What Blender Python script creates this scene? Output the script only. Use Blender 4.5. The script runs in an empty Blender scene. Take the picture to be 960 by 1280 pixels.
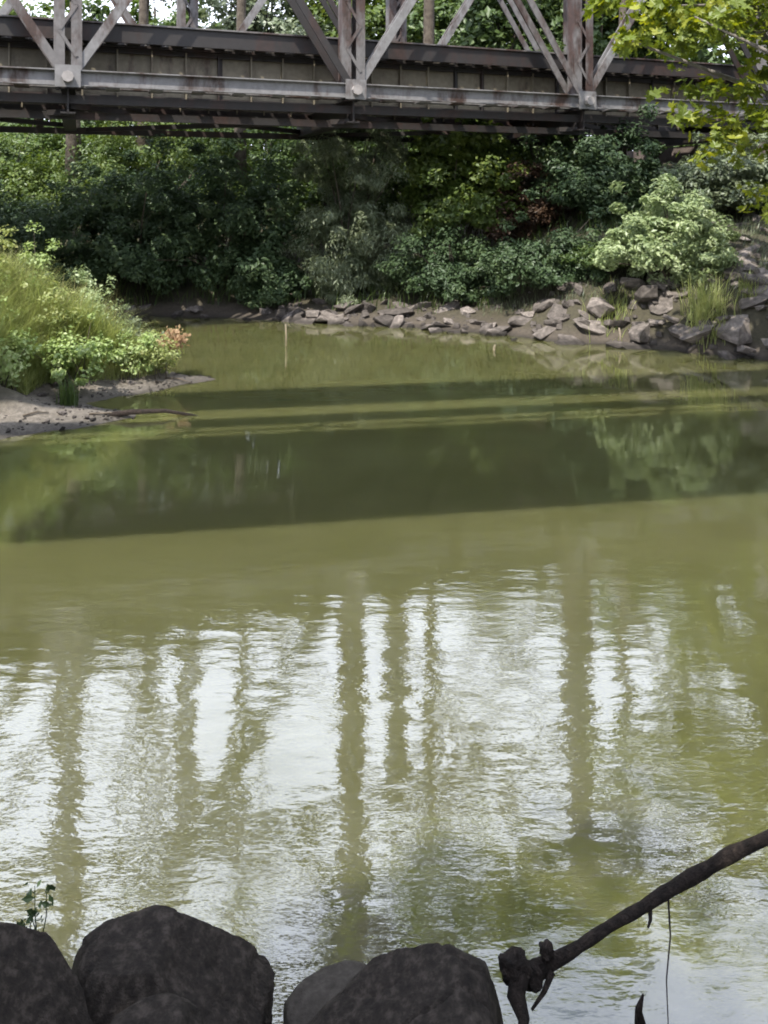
import bpy, bmesh, math, random
import numpy as np
from mathutils import Vector, Matrix, noise

R = math.radians
rng = np.random.default_rng(7)
random.seed(7)
scene = bpy.context.scene
col = scene.collection

# ------------------------------------------------------------------ camera, sky, sun, exposure
CH = 2.68                      # camera height above the water
FPX, YH = 1050.0, 250.0        # focal length and horizon row in photo pixels (960 x 1280)
cam = bpy.data.cameras.new('camera')
cam.sensor_fit = 'AUTO'; cam.sensor_width = 36.0
cam.lens = FPX / 1280 * 36.0
cam.shift_y = -(640 - YH) / 1280.0
cam.clip_start = 0.05; cam.clip_end = 3000
camo = bpy.data.objects.new('camera', cam); col.objects.link(camo)
camo.location = (0, 0, CH); camo.rotation_euler = (R(90), 0, 0)
scene.camera = camo

SUN_EL, SUN_AZ = R(58), R(-150)       # azimuth from +Y towards +X
world = bpy.data.worlds.new('World'); scene.world = world; world.use_nodes = True
wn, wl = world.node_tree.nodes, world.node_tree.links
wn.clear()
wo = wn.new('ShaderNodeOutputWorld'); bg = wn.new('ShaderNodeBackground')
sky = wn.new('ShaderNodeTexSky'); sky.sky_type = 'NISHITA'; sky.sun_disc = False
sky.sun_elevation = SUN_EL; sky.sun_rotation = SUN_AZ
sky.air_density = 1.0; sky.dust_density = 2.0; sky.ozone_density = 1.0
bg.inputs[1].default_value = 0.12
wl.new(sky.outputs[0], bg.inputs[0])
# broken white summer cloud over the whole sky
wtc = wn.new('ShaderNodeTexCoord'); wmp = wn.new('ShaderNodeMapping'); wmp.inputs['Scale'].default_value = (1, 1, 2.2)
wnz = wn.new('ShaderNodeTexNoise'); wnz.inputs['Scale'].default_value = 1.7; wnz.inputs['Detail'].default_value = 7; wnz.inputs['Roughness'].default_value = 0.55
wl.new(wtc.outputs['Generated'], wmp.inputs[0]); wl.new(wmp.outputs[0], wnz.inputs['Vector'])
wrp = wn.new('ShaderNodeValToRGB'); wrp.color_ramp.elements[0].position = 0.26; wrp.color_ramp.elements[1].position = 0.50
wl.new(wnz.outputs['Fac'], wrp.inputs[0])
cl = wn.new('ShaderNodeBackground'); cl.inputs[0].default_value = (0.90, 0.96, 1.11, 1); cl.inputs[1].default_value = 1.65
wmx = wn.new('ShaderNodeMixShader'); wl.new(wrp.outputs[0], wmx.inputs[0]); wl.new(bg.outputs[0], wmx.inputs[1]); wl.new(cl.outputs[0], wmx.inputs[2])
wl.new(wmx.outputs[0], wo.inputs[0])

sl = bpy.data.lights.new('sun', 'SUN'); sl.energy = 5.0; sl.angle = R(0.55); sl.color = (1.0, 0.93, 0.80)
so = bpy.data.objects.new('sun', sl); col.objects.link(so)
sd = Vector((math.cos(SUN_EL) * math.sin(SUN_AZ), math.cos(SUN_EL) * math.cos(SUN_AZ), math.sin(SUN_EL)))
so.rotation_euler = (-sd).to_track_quat('-Z', 'Y').to_euler()
so.location = (-20, -40, 40)

vs = scene.view_settings
vs.view_transform = 'Standard'; vs.look = 'None'; vs.gamma = 1.0; vs.use_curve_mapping = False
vs.exposure = 0.85
scene.render.engine = 'CYCLES'
try:
    scene.cycles.max_bounces = 8; scene.cycles.transparent_max_bounces = 8
    scene.cycles.filter_width = 1.9
except Exception:
    pass

# ------------------------------------------------------------------ helpers
def at(px, py, Y):
    """photo pixel at a known distance -> world point"""
    return Vector(((px - 480) / FPX * Y, Y, CH + (YH - py) / FPX * Y))

def tag(o, label=None, cat=None, group=None, kind=None):
    if label: o['label'] = label
    if cat: o['category'] = cat
    if group: o['group'] = group
    if kind: o['kind'] = kind
    return o

def empty(name, loc):
    o = bpy.data.objects.new(name, None); col.objects.link(o); o.location = loc
    o.empty_display_size = 0.2
    return o

def link(name, me, mat=None, parent=None, loc=None):
    o = bpy.data.objects.new(name, me); col.objects.link(o)
    if mat is not None and not me.materials: me.materials.append(mat)
    if loc is not None: o.location = loc
    if parent is not None: o.parent = parent
    return o

def mesh_np(name, verts, faces, smooth=False):
    """verts (N,3), faces (M,k) numpy"""
    me = bpy.data.meshes.new(name)
    verts = np.asarray(verts, dtype=np.float32); faces = np.asarray(faces, dtype=np.int32)
    n, (m, k) = len(verts), faces.shape
    me.vertices.add(n); me.vertices.foreach_set('co', verts.ravel())
    me.loops.add(m * k); me.loops.foreach_set('vertex_index', faces.ravel())
    me.polygons.add(m)
    me.polygons.foreach_set('loop_start', np.arange(0, m * k, k, dtype=np.int32))
    me.polygons.foreach_set('loop_total', np.full(m, k, dtype=np.int32))
    me.polygons.foreach_set('use_smooth', np.full(m, bool(smooth)))
    me.update(calc_edges=True); me.validate()
    return me

class MB:
    def __init__(s): s.v = []; s.f = []
    def box(s, c, size, ax=None):
        ax = ax or (Vector((1, 0, 0)), Vector((0, 1, 0)), Vector((0, 0, 1)))
        c = Vector(c); b = len(s.v)
        for sx in (-1, 1):
            for sy in (-1, 1):
                for sz in (-1, 1):
                    s.v.append(c + ax[0] * sx * size[0] / 2 + ax[1] * sy * size[1] / 2 + ax[2] * sz * size[2] / 2)
        for q in ((0, 1, 3, 2), (4, 6, 7, 5), (0, 4, 5, 1), (2, 3, 7, 6), (0, 2, 6, 4), (1, 5, 7, 3)):
            s.f.append([b + i for i in q])
    def bar(s, a, b, w, h, up=Vector((0, 0, 1))):
        """box from a to b; h measured along up, w across"""
        a, b = Vector(a), Vector(b); d = b - a; L = d.length; d.normalize()
        side = d.cross(up); 
        if side.length < 1e-4: side = d.cross(Vector((0, 1, 0)))
        side.normalize(); u = side.cross(d).normalized()
        s.box((a + b) / 2, (L, w, h), (d, side, u))
    def tube(s, pts, rad, n=8, cap=True):
        pts = [Vector(p) for p in pts]
        base = len(s.v); prev = None
        for i, p in enumerate(pts):
            d = (pts[min(i + 1, len(pts) - 1)] - pts[max(i - 1, 0)]).normalized()
            ref = Vector((0, 0, 1)) if abs(d.z) < 0.9 else Vector((0, 1, 0))
            if prev is not None: ref = prev
            sd_ = d.cross(ref).normalized(); up = sd_.cross(d).normalized(); prev = up
            r = rad[i] if hasattr(rad, '__len__') else rad
            for k in range(n):
                a = 2 * math.pi * k / n
                s.v.append(p + sd_ * math.cos(a) * r + up * math.sin(a) * r)
        for i in range(len(pts) - 1):
            for k in range(n):
                a0 = base + i * n + k; a1 = base + i * n + (k + 1) % n
                s.f.append([a0, a1, a1 + n, a0 + n])
        if cap:
            s.f.append([base + k for k in range(n)][::-1])
            s.f.append([base + (len(pts) - 1) * n + k for k in range(n)])
    def build(s, name, mat, parent=None, origin=None, smooth=False):
        o0 = Vector(origin) if origin is not None else Vector((0, 0, 0))
        me = bpy.data.meshes.new(name)
        me.from_pydata([tuple(v - o0) for v in s.v], [], s.f)
        if smooth:
            for p in me.polygons: p.use_smooth = True
        bm = bmesh.new(); bm.from_mesh(me); bmesh.ops.recalc_face_normals(bm, faces=bm.faces); bm.to_mesh(me); bm.free()
        return link(name, me, mat, parent)

# ------------------------------------------------------------------ materials
def nodes_of(name):
    m = bpy.data.materials.new(name); m.use_nodes = True
    nt = m.node_tree; nt.nodes.clear()
    out = nt.nodes.new('ShaderNodeOutputMaterial')
    return m, nt.nodes, nt.links, out

def ramp(n, stops):
    r = n.new('ShaderNodeValToRGB'); e = r.color_ramp.elements
    while len(e) < len(stops): e.new(0.5)
    for i, (p, c) in enumerate(stops):
        e[i].position = p; e[i].color = (*c, 1)
    return r

def leaf_mat(name, c0, c1, c2, trans=0.35, gloss=0.12, rough=0.45):
    m, n, l, out = nodes_of(name)
    g = n.new('ShaderNodeNewGeometry')
    r = ramp(n, [(0.0, c0), (0.55, c1), (1.0, c2)])
    nzl = n.new('ShaderNodeTexNoise'); nzl.inputs['Scale'].default_value = 1.3; nzl.inputs['Detail'].default_value = 3
    l.new(g.outputs['Position'], nzl.inputs['Vector'])
    mrl = n.new('ShaderNodeMapRange'); mrl.inputs[1].default_value = 0.3; mrl.inputs[2].default_value = 0.7
    l.new(nzl.outputs['Fac'], mrl.inputs[0])
    mxl = n.new('ShaderNodeMix'); mxl.inputs[0].default_value = 0.42
    l.new(g.outputs['Random Per Island'], mxl.inputs[2]); l.new(mrl.outputs[0], mxl.inputs[3])
    l.new(mxl.outputs[0], r.inputs[0])
    d = n.new('ShaderNodeBsdfDiffuse'); t = n.new('ShaderNodeBsdfTranslucent'); gl = n.new('ShaderNodeBsdfGlossy')
    hs = n.new('ShaderNodeHueSaturation'); hs.inputs['Hue'].default_value = 0.485
    hs.inputs['Saturation'].default_value = 1.15; hs.inputs['Value'].default_value = 1.25
    l.new(r.outputs[0], d.inputs[0]); l.new(r.outputs[0], hs.inputs['Color']); l.new(hs.outputs[0], t.inputs[0])
    gl.inputs['Roughness'].default_value = rough
    gl.inputs['Color'].default_value = (0.9, 0.95, 1, 1)
    m1 = n.new('ShaderNodeMixShader'); m1.inputs[0].default_value = trans
    l.new(d.outputs[0], m1.inputs[1]); l.new(t.outputs[0], m1.inputs[2])
    m2 = n.new('ShaderNodeMixShader'); m2.inputs[0].default_value = gloss * 0.4
    l.new(m1.outputs[0], m2.inputs[1]); l.new(gl.outputs[0], m2.inputs[2])
    l.new(m2.outputs[0], out.inputs[0])
    return m

def rough_mat(name, stops, scale=3.0, bump=0.3, bscale=18.0, rough=0.85, detail=8, wet=None, island=0.0, obj=True):
    """noise-mottled matte surface; island adds a per-piece tone"""
    m, n, l, out = nodes_of(name)
    tc = n.new('ShaderNodeTexCoord')
    oi = n.new('ShaderNodeObjectInfo')
    mp = n.new('ShaderNodeVectorMath'); mp.operation = 'ADD'
    l.new(tc.outputs['Object'], mp.inputs[0])
    sc = n.new('ShaderNodeVectorMath'); sc.operation = 'SCALE'; sc.inputs['Scale'].default_value = 37.0
    cmb = n.new('ShaderNodeCombineXYZ')
    l.new(oi.outputs['Random'], cmb.inputs[0]); l.new(oi.outputs['Random'], cmb.inputs[2])
    l.new(cmb.outputs[0], sc.inputs[0]); l.new(sc.outputs[0], mp.inputs[1])
    a = n.new('ShaderNodeTexNoise'); a.inputs['Scale'].default_value = scale; a.inputs['Detail'].default_value = detail
    a.inputs['Roughness'].default_value = 0.65
    l.new(mp.outputs[0], a.inputs['Vector'])
    r = ramp(n, stops); l.new(a.outputs['Fac'], r.inputs[0])
    p = n.new('ShaderNodeBsdfPrincipled'); p.inputs['Roughness'].default_value = rough
    p.inputs['Specular IOR Level'].default_value = 0.3
    c = r.outputs[0]
    if island:
        hv = n.new('ShaderNodeHueSaturation')
        mr = n.new('ShaderNodeMapRange'); mr.inputs[3].default_value = 1 - island; mr.inputs[4].default_value = 1 + island
        l.new(oi.outputs['Random'], mr.inputs[0]); l.new(mr.outputs[0], hv.inputs['Value']); l.new(c, hv.inputs['Color'])
        c = hv.outputs[0]
    if wet:
        gp = n.new('ShaderNodeNewGeometry'); sz = n.new('ShaderNodeSeparateXYZ'); l.new(gp.outputs['Position'], sz.inputs[0])
        wr = n.new('ShaderNodeMapRange'); wr.inputs[1].default_value = 0.04; wr.inputs[2].default_value = wet; wr.inputs[3].default_value = 0.30; wr.inputs[4].default_value = 1.0
        l.new(sz.outputs['Z'], wr.inputs[0])
        wh = n.new('ShaderNodeHueSaturation'); l.new(wr.outputs[0], wh.inputs['Value']); l.new(c, wh.inputs['Color']); c = wh.outputs[0]
    l.new(c, p.inputs['Base Color'])
    b = n.new('ShaderNodeTexNoise'); b.inputs['Scale'].default_value = bscale; b.inputs['Detail'].default_value = 10
    b.inputs['Roughness'].default_value = 0.7
    l.new(mp.outputs[0], b.inputs['Vector'])
    bp = n.new('ShaderNodeBump'); bp.inputs['Strength'].default_value = bump; bp.inputs['Distance'].default_value = 0.03
    l.new(b.outputs['Fac'], bp.inputs['Height']); l.new(bp.outputs[0], p.inputs['Normal'])
    l.new(p.outputs[0], out.inputs[0])
    return m

def steel_mat(name, paint, rust, amount=0.5, scale=1.6, rough=0.6):
    m, n, l, out = nodes_of(name)
    g = n.new('ShaderNodeNewGeometry')
    a = n.new('ShaderNodeTexNoise'); a.inputs['Scale'].default_value = scale; a.inputs['Detail'].default_value = 9
    a.inputs['Roughness'].default_value = 0.7
    mpn = n.new('ShaderNodeMapping'); mpn.inputs['Scale'].default_value = (1, 1, 0.35)
    l.new(g.outputs['Position'], mpn.inputs[0]); l.new(mpn.outputs[0], a.inputs['Vector'])
    r = ramp(n, [(max(0, amount - 0.06), (0, 0, 0)), (amount + 0.08, (1, 1, 1))])
    l.new(a.outputs['Fac'], r.inputs[0])
    b = n.new('ShaderNodeTexNoise'); b.inputs['Scale'].default_value = 9; b.inputs['Detail'].default_value = 6
    l.new(g.outputs['Position'], b.inputs['Vector'])
    rp = ramp(n, [(0.3, tuple(x * 0.7 for x in paint)), (0.7, paint)]); l.new(b.outputs['Fac'], rp.inputs[0])
    rr = ramp(n, [(0.3, tuple(x * 0.45 for x in rust)), (0.7, rust)]); l.new(b.outputs['Fac'], rr.inputs[0])
    mx = n.new('ShaderNodeMix'); mx.data_type = 'RGBA'
    l.new(r.outputs[0], mx.inputs[0]); l.new(rp.outputs[0], mx.inputs[6]); l.new(rr.outputs[0], mx.inputs[7])
    p = n.new('ShaderNodeBsdfPrincipled'); p.inputs['Roughness'].default_value = rough
    l.new(mx.outputs[2], p.inputs['Base Color'])
    bp = n.new('ShaderNodeBump'); bp.inputs['Strength'].default_value = 0.25; bp.inputs['Distance'].default_value = 0.01
    l.new(a.outputs['Fac'], bp.inputs['Height']); l.new(bp.outputs[0], p.inputs['Normal'])
    l.new(p.outputs[0], out.inputs[0])
    return m

M = {}
M['steel_light'] = steel_mat('weathered_grey_paint', (0.20, 0.197, 0.205), (0.062, 0.034, 0.026), 0.53)
M['steel_post'] = steel_mat('dull_grey_paint', (0.145, 0.138, 0.142), (0.058, 0.031, 0.025), 0.51)
M['steel_dark'] = steel_mat('rusted_shaded_steel', (0.020, 0.017, 0.018), (0.036, 0.017, 0.014), 0.55)  # rust, with a near-black base standing in for shade on the fascia
M['steel_tan'] = steel_mat('tan_girder_paint', (0.19, 0.165, 0.12), (0.07, 0.042, 0.03), 0.60)
M['pin'] = steel_mat('pale_pin_metal', (0.30, 0.28, 0.28), (0.12, 0.07, 0.06), 0.66)
M['timber'] = rough_mat('tarred_timber', [(0.3, (0.02, 0.018, 0.016)), (0.7, (0.07, 0.06, 0.05))], 5, 0.4)
M['rock'] = rough_mat('riprap_stone', [(0.25, (0.05, 0.044, 0.042)), (0.5, (0.12, 0.106, 0.10)), (0.75, (0.25, 0.22, 0.21))], 3.2, 0.7, 14, island=0.5, wet=0.13)
M['boulder'] = rough_mat('dark_boulder_stone', [(0.30, (0.016, 0.013, 0.012)), (0.5, (0.046, 0.037, 0.032)), (0.66, (0.115, 0.095, 0.083))], 34, 1.0, 110, rough=0.75, detail=12)
M['boulder_pale'] = rough_mat('pale_boulder_stone', [(0.25, (0.04, 0.034, 0.03)), (0.5, (0.085, 0.075, 0.066)), (0.75, (0.14, 0.125, 0.11))], 30, 0.8, 90, rough=0.8, detail=12)
M['bark'] = rough_mat('bark', [(0.3, (0.04, 0.03, 0.024)), (0.7, (0.13, 0.11, 0.09))], 7, 0.6, 20)
M['bark_pale'] = rough_mat('pale_bark', [(0.3, (0.10, 0.09, 0.085)), (0.7, (0.26, 0.24, 0.23))], 6, 0.5, 20)
M['log'] = rough_mat('wet_driftwood', [(0.32, (0.007, 0.005, 0.0045)), (0.52, (0.030, 0.021, 0.018)), (0.7, (0.075, 0.055, 0.046))], 40, 1.0, 120, rough=0.75, detail=12)
M['deadwood'] = rough_mat('bleached_wood', [(0.3, (0.12, 0.10, 0.08)), (0.7, (0.25, 0.21, 0.17))], 9, 0.4)
M['stone_wall'] = rough_mat('abutment_stone', [(0.3, (0.06, 0.05, 0.05)), (0.7, (0.17, 0.14, 0.13))], 2.2, 0.5, 8, island=0.3)

M['lf_dark'] = leaf_mat('dark_shaded_leaf', (0.030, 0.052, 0.024), (0.050, 0.082, 0.036), (0.082, 0.115, 0.048), 0.18, 0.05)  # leaf tone darkened to stand for bridge shade, lightened again for haze
M['lf_mid'] = leaf_mat('mid_green_leaf', (0.034, 0.060, 0.016), (0.066, 0.108, 0.028), (0.12, 0.165, 0.045), 0.30, 0.07)
M['lf_light'] = leaf_mat('light_green_leaf', (0.06, 0.10, 0.020), (0.105, 0.155, 0.035), (0.17, 0.21, 0.055), 0.40, 0.07)
M['lf_willow'] = leaf_mat('grey_green_leaf', (0.085, 0.112, 0.062), (0.135, 0.168, 0.092), (0.21, 0.24, 0.145), 0.30, 0.10)
M['lf_silver'] = leaf_mat('silver_green_leaf', (0.14, 0.20, 0.09), (0.27, 0.34, 0.16), (0.46, 0.53, 0.33), 0.35, 0.10)
M['lf_maple'] = leaf_mat('yellow_green_leaf', (0.07, 0.105, 0.018), (0.15, 0.20, 0.03), (0.36, 0.38, 0.06), 0.45, 0.05)
M['lf_gold'] = leaf_mat('golden_leaf', (0.09, 0.11, 0.02), (0.17, 0.16, 0.03), (0.34, 0.25, 0.05), 0.45, 0.05)
M['grass'] = leaf_mat('meadow_grass', (0.17, 0.22, 0.06), (0.30, 0.35, 0.13), (0.48, 0.49, 0.25), 0.45, 0.06)
M['grass_dry'] = leaf_mat('straw_grass', (0.20, 0.21, 0.08), (0.33, 0.32, 0.14), (0.48, 0.43, 0.23), 0.35, 0.04)
M['weed'] = leaf_mat('pale_weed_leaf', (0.15, 0.23, 0.06), (0.27, 0.36, 0.12), (0.44, 0.50, 0.26), 0.35, 0.10)
M['rust_seed'] = leaf_mat('russet_seed', (0.26, 0.16, 0.10), (0.42, 0.30, 0.19), (0.56, 0.45, 0.30), 0.3, 0.03)
M['twig_red'] = leaf_mat('brown_dead_leaf', (0.035, 0.022, 0.016), (0.06, 0.036, 0.024), (0.09, 0.06, 0.036), 0.2, 0.03)

# ------------------------------------------------------------------ river outline and terrain
SHORE = np.array([(-30, 1.5), (-14, 1.8), (-6, 2.2), (-2, 2.45), (0, 2.35), (1.4, 2.3), (3, 2.1), (6, 2.0), (7.6, 3.5), (8.2, 7),
    (7.4, 11), (6.35, 14.0), (5.3, 14.9), (4.35, 15.5), (3.2, 16.0), (1.95, 17.0), (0.9, 17.5), (0, 17.8), (-1.2, 18.2), (-2.2, 18.7), (-5.2, 19.3),
    (-12, 19.8), (-30, 23), (-30, 15.5), (-12, 14.8), (-6.2, 14.2), (-4.2, 13.5), (-3.3, 13.0), (-2.45, 12.6), (-2.7, 12.25), (-3.2, 11.75), (-3.7, 11.4),
    (-4.2, 11.15), (-3.9, 10.9), (-3.2, 10.65), (-2.95, 10.35), (-3.5, 9.9), (-4.4, 9.45), (-6.5, 8.7), (-10, 7.0), (-16, 6.0), (-30, 6)], float)

def shore_sd(x, y):
    """positive on land, negative in the river"""
    x = np.asarray(x, float); y = np.asarray(y, float)
    best = np.full(x.shape, 1e9); inside = np.zeros(x.shape, bool)
    n = len(SHORE)
    for i in range(n):
        ax, ay = SHORE[i]; bx, by = SHORE[(i + 1) % n]
        dx, dy = bx - ax, by - ay
        t = np.clip(((x - ax) * dx + (y - ay) * dy) / (dx * dx + dy * dy), 0, 1)
        d = np.hypot(x - ax - t * dx, y - ay - t * dy)
        best = np.minimum(best, d)
        c = ((ay > y) != (by > y))
        with np.errstate(divide='ignore', invalid='ignore'):
            xi = (bx - ax) * (y - ay) / (by - ay + 1e-12) + ax
        inside ^= (c & (x < xi))
    return np.where(inside, -best, best)

def sstep(a, b, v):
    t = np.clip((v - a) / (b - a), 0, 1); return t * t * (3 - 2 * t)

def wob(x, y):
    return (np.sin(x * 1.7 + y * 0.9) * np.cos(y * 1.3 - x * 0.6) + 0.6 * np.sin(x * 4.1 - y * 3.3 + 1) * np.sin(y * 4.7 + x * 1.9)
            + 0.35 * np.sin(x * 9.3 + y * 7.1) * np.sin(y * 8.7 - x * 6.1))

def height(x, y):
    x = np.asarray(x, float); y = np.asarray(y, float)
    s = shore_sd(x, y) + 0.10 * wob(x * 1.3, y * 1.3)
    near = 1 - sstep(3.0, 5.0, y)
    leftbar = sstep(-2.0, -2.6, x) * sstep(6.0, 7.5, y) * (1 - sstep(15.0, 17.0, y))
    right = sstep(2.0, 5.0, x) * sstep(4, 8, y)
    sp = np.maximum(s, 0)
    z_gen = np.minimum(sp * 0.38, 2.6) + 0.02 * np.maximum(sp - 7, 0)
    z_near = 1.15 * (1 - np.exp(-sp * 0.9))
    z_left = 0.20 * np.minimum(sp, 0.5) + 1.1 * sstep(0.35, 1.8, sp)
    z_right = 1.25 * (1 - np.exp(-sp * 0.9)) + np.minimum(sp, 8) * 0.30
    z = z_gen
    z = z * (1 - right) + z_right * right
    z = z * (1 - leftbar) + z_left * leftbar
    z = z * (1 - near) + z_near * near
    z = z + 0.05 * wob(x, y) * np.clip(sp, 0, 1) * 0.9 + 0.012 * wob(x * 4, y * 4) * np.clip(sp * 3, 0, 1)
    zin = np.maximum(s * 0.35, -0.9)
    return np.where(s > 0, z, zin)

def hz(x, y): return float(height(np.array([x]), np.array([y]))[0])

def axis(lo, hi, step, far_lo, far_hi):
    fine = np.arange(lo, hi + 1e-6, step)
    a, b = [], []
    d = step
    p = lo
    while p > far_lo: d *= 1.25; p -= d; a.append(p)
    d = step; p = hi
    while p < far_hi: d *= 1.25; p += d; b.append(p)
    return np.concatenate([a[::-1], fine, b])

gx = axis(-22, 14, 0.18, -700, 700); gy = axis(-1.5, 32, 0.18, -250, 1400)
XX, YY = np.meshgrid(gx, gy)
ZZ = height(XX, YY)
nx, ny = len(gx), len(gy)
idx = np.arange(nx * ny).reshape(ny, nx)
fa = np.stack([idx[:-1, :-1], idx[:-1, 1:], idx[1:, 1:], idx[1:, :-1]], -1).reshape(-1, 4)

def ground_mat():
    m, n, l, out = nodes_of('river_bank_soil')
    g = n.new('ShaderNodeNewGeometry')
    a = n.new('ShaderNodeTexNoise'); a.inputs['Scale'].default_value = 1.1; a.inputs['Detail'].default_value = 10
    l.new(g.outputs['Position'], a.inputs['Vector'])
    b = n.new('ShaderNodeTexNoise'); b.inputs['Scale'].default_value = 14; b.inputs['Detail'].default_value = 8; b.inputs['Roughness'].default_value = 0.75
    l.new(g.outputs['Position'], b.inputs['Vector'])
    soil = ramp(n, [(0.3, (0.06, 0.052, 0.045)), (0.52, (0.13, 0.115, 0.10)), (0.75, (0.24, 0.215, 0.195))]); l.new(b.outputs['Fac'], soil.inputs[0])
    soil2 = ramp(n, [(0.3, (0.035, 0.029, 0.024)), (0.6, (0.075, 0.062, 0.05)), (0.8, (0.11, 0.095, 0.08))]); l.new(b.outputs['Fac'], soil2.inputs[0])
    turf = ramp(n, [(0.3, (0.024, 0.022, 0.014)), (0.7, (0.062, 0.055, 0.033))]); l.new(b.outputs['Fac'], turf.inputs[0])
    sp = n.new('ShaderNodeSeparateXYZ'); l.new(g.outputs['Position'], sp.inputs[0])
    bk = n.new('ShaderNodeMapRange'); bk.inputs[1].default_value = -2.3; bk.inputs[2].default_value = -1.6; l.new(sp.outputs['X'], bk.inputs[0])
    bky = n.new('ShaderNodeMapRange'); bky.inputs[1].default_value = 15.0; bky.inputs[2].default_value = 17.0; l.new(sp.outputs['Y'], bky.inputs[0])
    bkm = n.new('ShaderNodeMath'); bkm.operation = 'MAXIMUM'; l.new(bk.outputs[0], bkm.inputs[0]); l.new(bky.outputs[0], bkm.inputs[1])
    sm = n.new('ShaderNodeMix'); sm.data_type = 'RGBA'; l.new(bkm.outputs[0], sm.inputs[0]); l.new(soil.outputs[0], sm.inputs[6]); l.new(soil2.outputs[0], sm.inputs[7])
    ad = n.new('ShaderNodeMath'); ad.operation = 'MULTIPLY_ADD'; ad.inputs[1].default_value = 0.35
    l.new(a.outputs['Fac'], ad.inputs[0]); l.new(sp.outputs['Z'], ad.inputs[2])
    mr = n.new('ShaderNodeMapRange'); mr.inputs[1].default_value = 0.30; mr.inputs[2].default_value = 0.50
    l.new(ad.outputs[0], mr.inputs[0])
    mx = n.new('ShaderNodeMix'); mx.data_type = 'RGBA'
    l.new(mr.outputs[0], mx.inputs[0]); l.new(sm.outputs[2], mx.inputs[6]); l.new(turf.outputs[0], mx.inputs[7])
    wt = n.new('ShaderNodeMapRange'); wt.inputs[1].default_value = 0.0; wt.inputs[2].default_value = 0.08
    wt.inputs[3].default_value = 0.35; wt.inputs[4].default_value = 1.0
    l.new(sp.outputs['Z'], wt.inputs[0])
    hv = n.new('ShaderNodeHueSaturation'); l.new(wt.outputs[0], hv.inputs['Value']); l.new(mx.outputs[2], hv.inputs['Color'])
    p = n.new('ShaderNodeBsdfPrincipled'); p.inputs['Roughness'].default_value = 0.85
    l.new(hv.outputs[0], p.inputs['Base Color'])
    bp = n.new('ShaderNodeBump'); bp.inputs['Strength'].default_value = 0.6; bp.inputs['Distance'].default_value = 0.05
    l.new(b.outputs['Fac'], bp.inputs['Height']); l.new(bp.outputs[0], p.inputs['Normal'])
    l.new(p.outputs[0], out.inputs[0])
    return m

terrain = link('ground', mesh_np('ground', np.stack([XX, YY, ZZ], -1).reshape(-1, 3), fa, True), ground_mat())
tag(terrain, 'brown soil river banks and ground sloping into the water', None, None, 'structure')

def water_mat():
    m, n, l, out = nodes_of('murky_river_water')
    g = n.new('ShaderNodeNewGeometry')
    mp = n.new('ShaderNodeMapping'); mp.inputs['Scale'].default_value = (1.0, 2.5, 1.0)
    l.new(g.outputs['Position'], mp.inputs[0])
    def nz(scale, det, rough=0.5):
        t = n.new('ShaderNodeTexNoise'); t.inputs['Scale'].default_value = scale; t.inputs['Detail'].default_value = det
        t.inputs['Roughness'].default_value = rough; l.new(mp.outputs[0], t.inputs['Vector']); return t
    a = nz(2.2, 2); b = nz(7.0, 3, 0.55); c = nz(22.0, 2, 0.5)
    def mad(x, k, y=None):
        q = n.new('ShaderNodeMath'); q.operation = 'MULTIPLY_ADD'; q.inputs[1].default_value = k
        l.new(x, q.inputs[0])
        if y is None: q.inputs[2].default_value = 0
        else: l.new(y, q.inputs[2])
        return q.outputs[0]
    hgt = mad(a.outputs['Fac'], 1.0, mad(b.outputs['Fac'], 0.45, mad(c.outputs['Fac'], 0.12)))
    bp = n.new('ShaderNodeBump'); bp.inputs['Strength'].default_value = 1.0; bp.inputs['Distance'].default_value = 0.0030
    spy = n.new('ShaderNodeSeparateXYZ'); l.new(g.outputs['Position'], spy.inputs[0])
    calm = n.new('ShaderNodeMapRange'); calm.interpolation_type = 'SMOOTHSTEP'
    calm.inputs[1].default_value = 4.2; calm.inputs[2].default_value = 8.0; calm.inputs[3].default_value = 1.0; calm.inputs[4].default_value = 0.30
    l.new(spy.outputs['Y'], calm.inputs[0])
    lane = n.new('ShaderNodeTexNoise'); lane.inputs['Scale'].default_value = 0.55; lane.inputs['Detail'].default_value = 3; l.new(mp.outputs[0], lane.inputs['Vector'])
    lr = n.new('ShaderNodeMapRange'); lr.inputs[1].default_value = 0.35; lr.inputs[2].default_value = 0.65; lr.inputs[3].default_value = 0.45; lr.inputs[4].default_value = 1.25
    l.new(lane.outputs['Fac'], lr.inputs[0])
    h0 = n.new('ShaderNodeMath'); h0.operation = 'MULTIPLY'; l.new(lr.outputs[0], h0.inputs[0]); l.new(calm.outputs[0], h0.inputs[1])
    hm = n.new('ShaderNodeMath'); hm.operation = 'MULTIPLY'; l.new(hgt, hm.inputs[0]); l.new(h0.outputs[0], hm.inputs[1])
    l.new(hm.outputs[0], bp.inputs['Height'])
    # cloudy silt tone
    s = n.new('ShaderNodeTexNoise'); s.inputs['Scale'].default_value = 0.35; s.inputs['Detail'].default_value = 5
    l.new(mp.outputs[0], s.inputs['Vector'])
    cr = ramp(n, [(0.3, (0.074, 0.077, 0.030)), (0.7, (0.092, 0.095, 0.040))]); l.new(s.outputs['Fac'], cr.inputs[0])
    p = n.new('ShaderNodeBsdfPrincipled')
    p.inputs['Roughness'].default_value = 0.03
    p.inputs['IOR'].default_value = 2.7
    p.inputs['Subsurface Weight'].default_value = 1.0; p.inputs['Subsurface Scale'].default_value = 1.2
    p.inputs['Subsurface Radius'].default_value = (1.0, 1.0, 0.7)
    l.new(cr.outputs[0], p.inputs['Base Color']); l.new(bp.outputs[0], p.inputs['Normal'])
    l.new(p.outputs[0], out.inputs[0])
    return m
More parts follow.
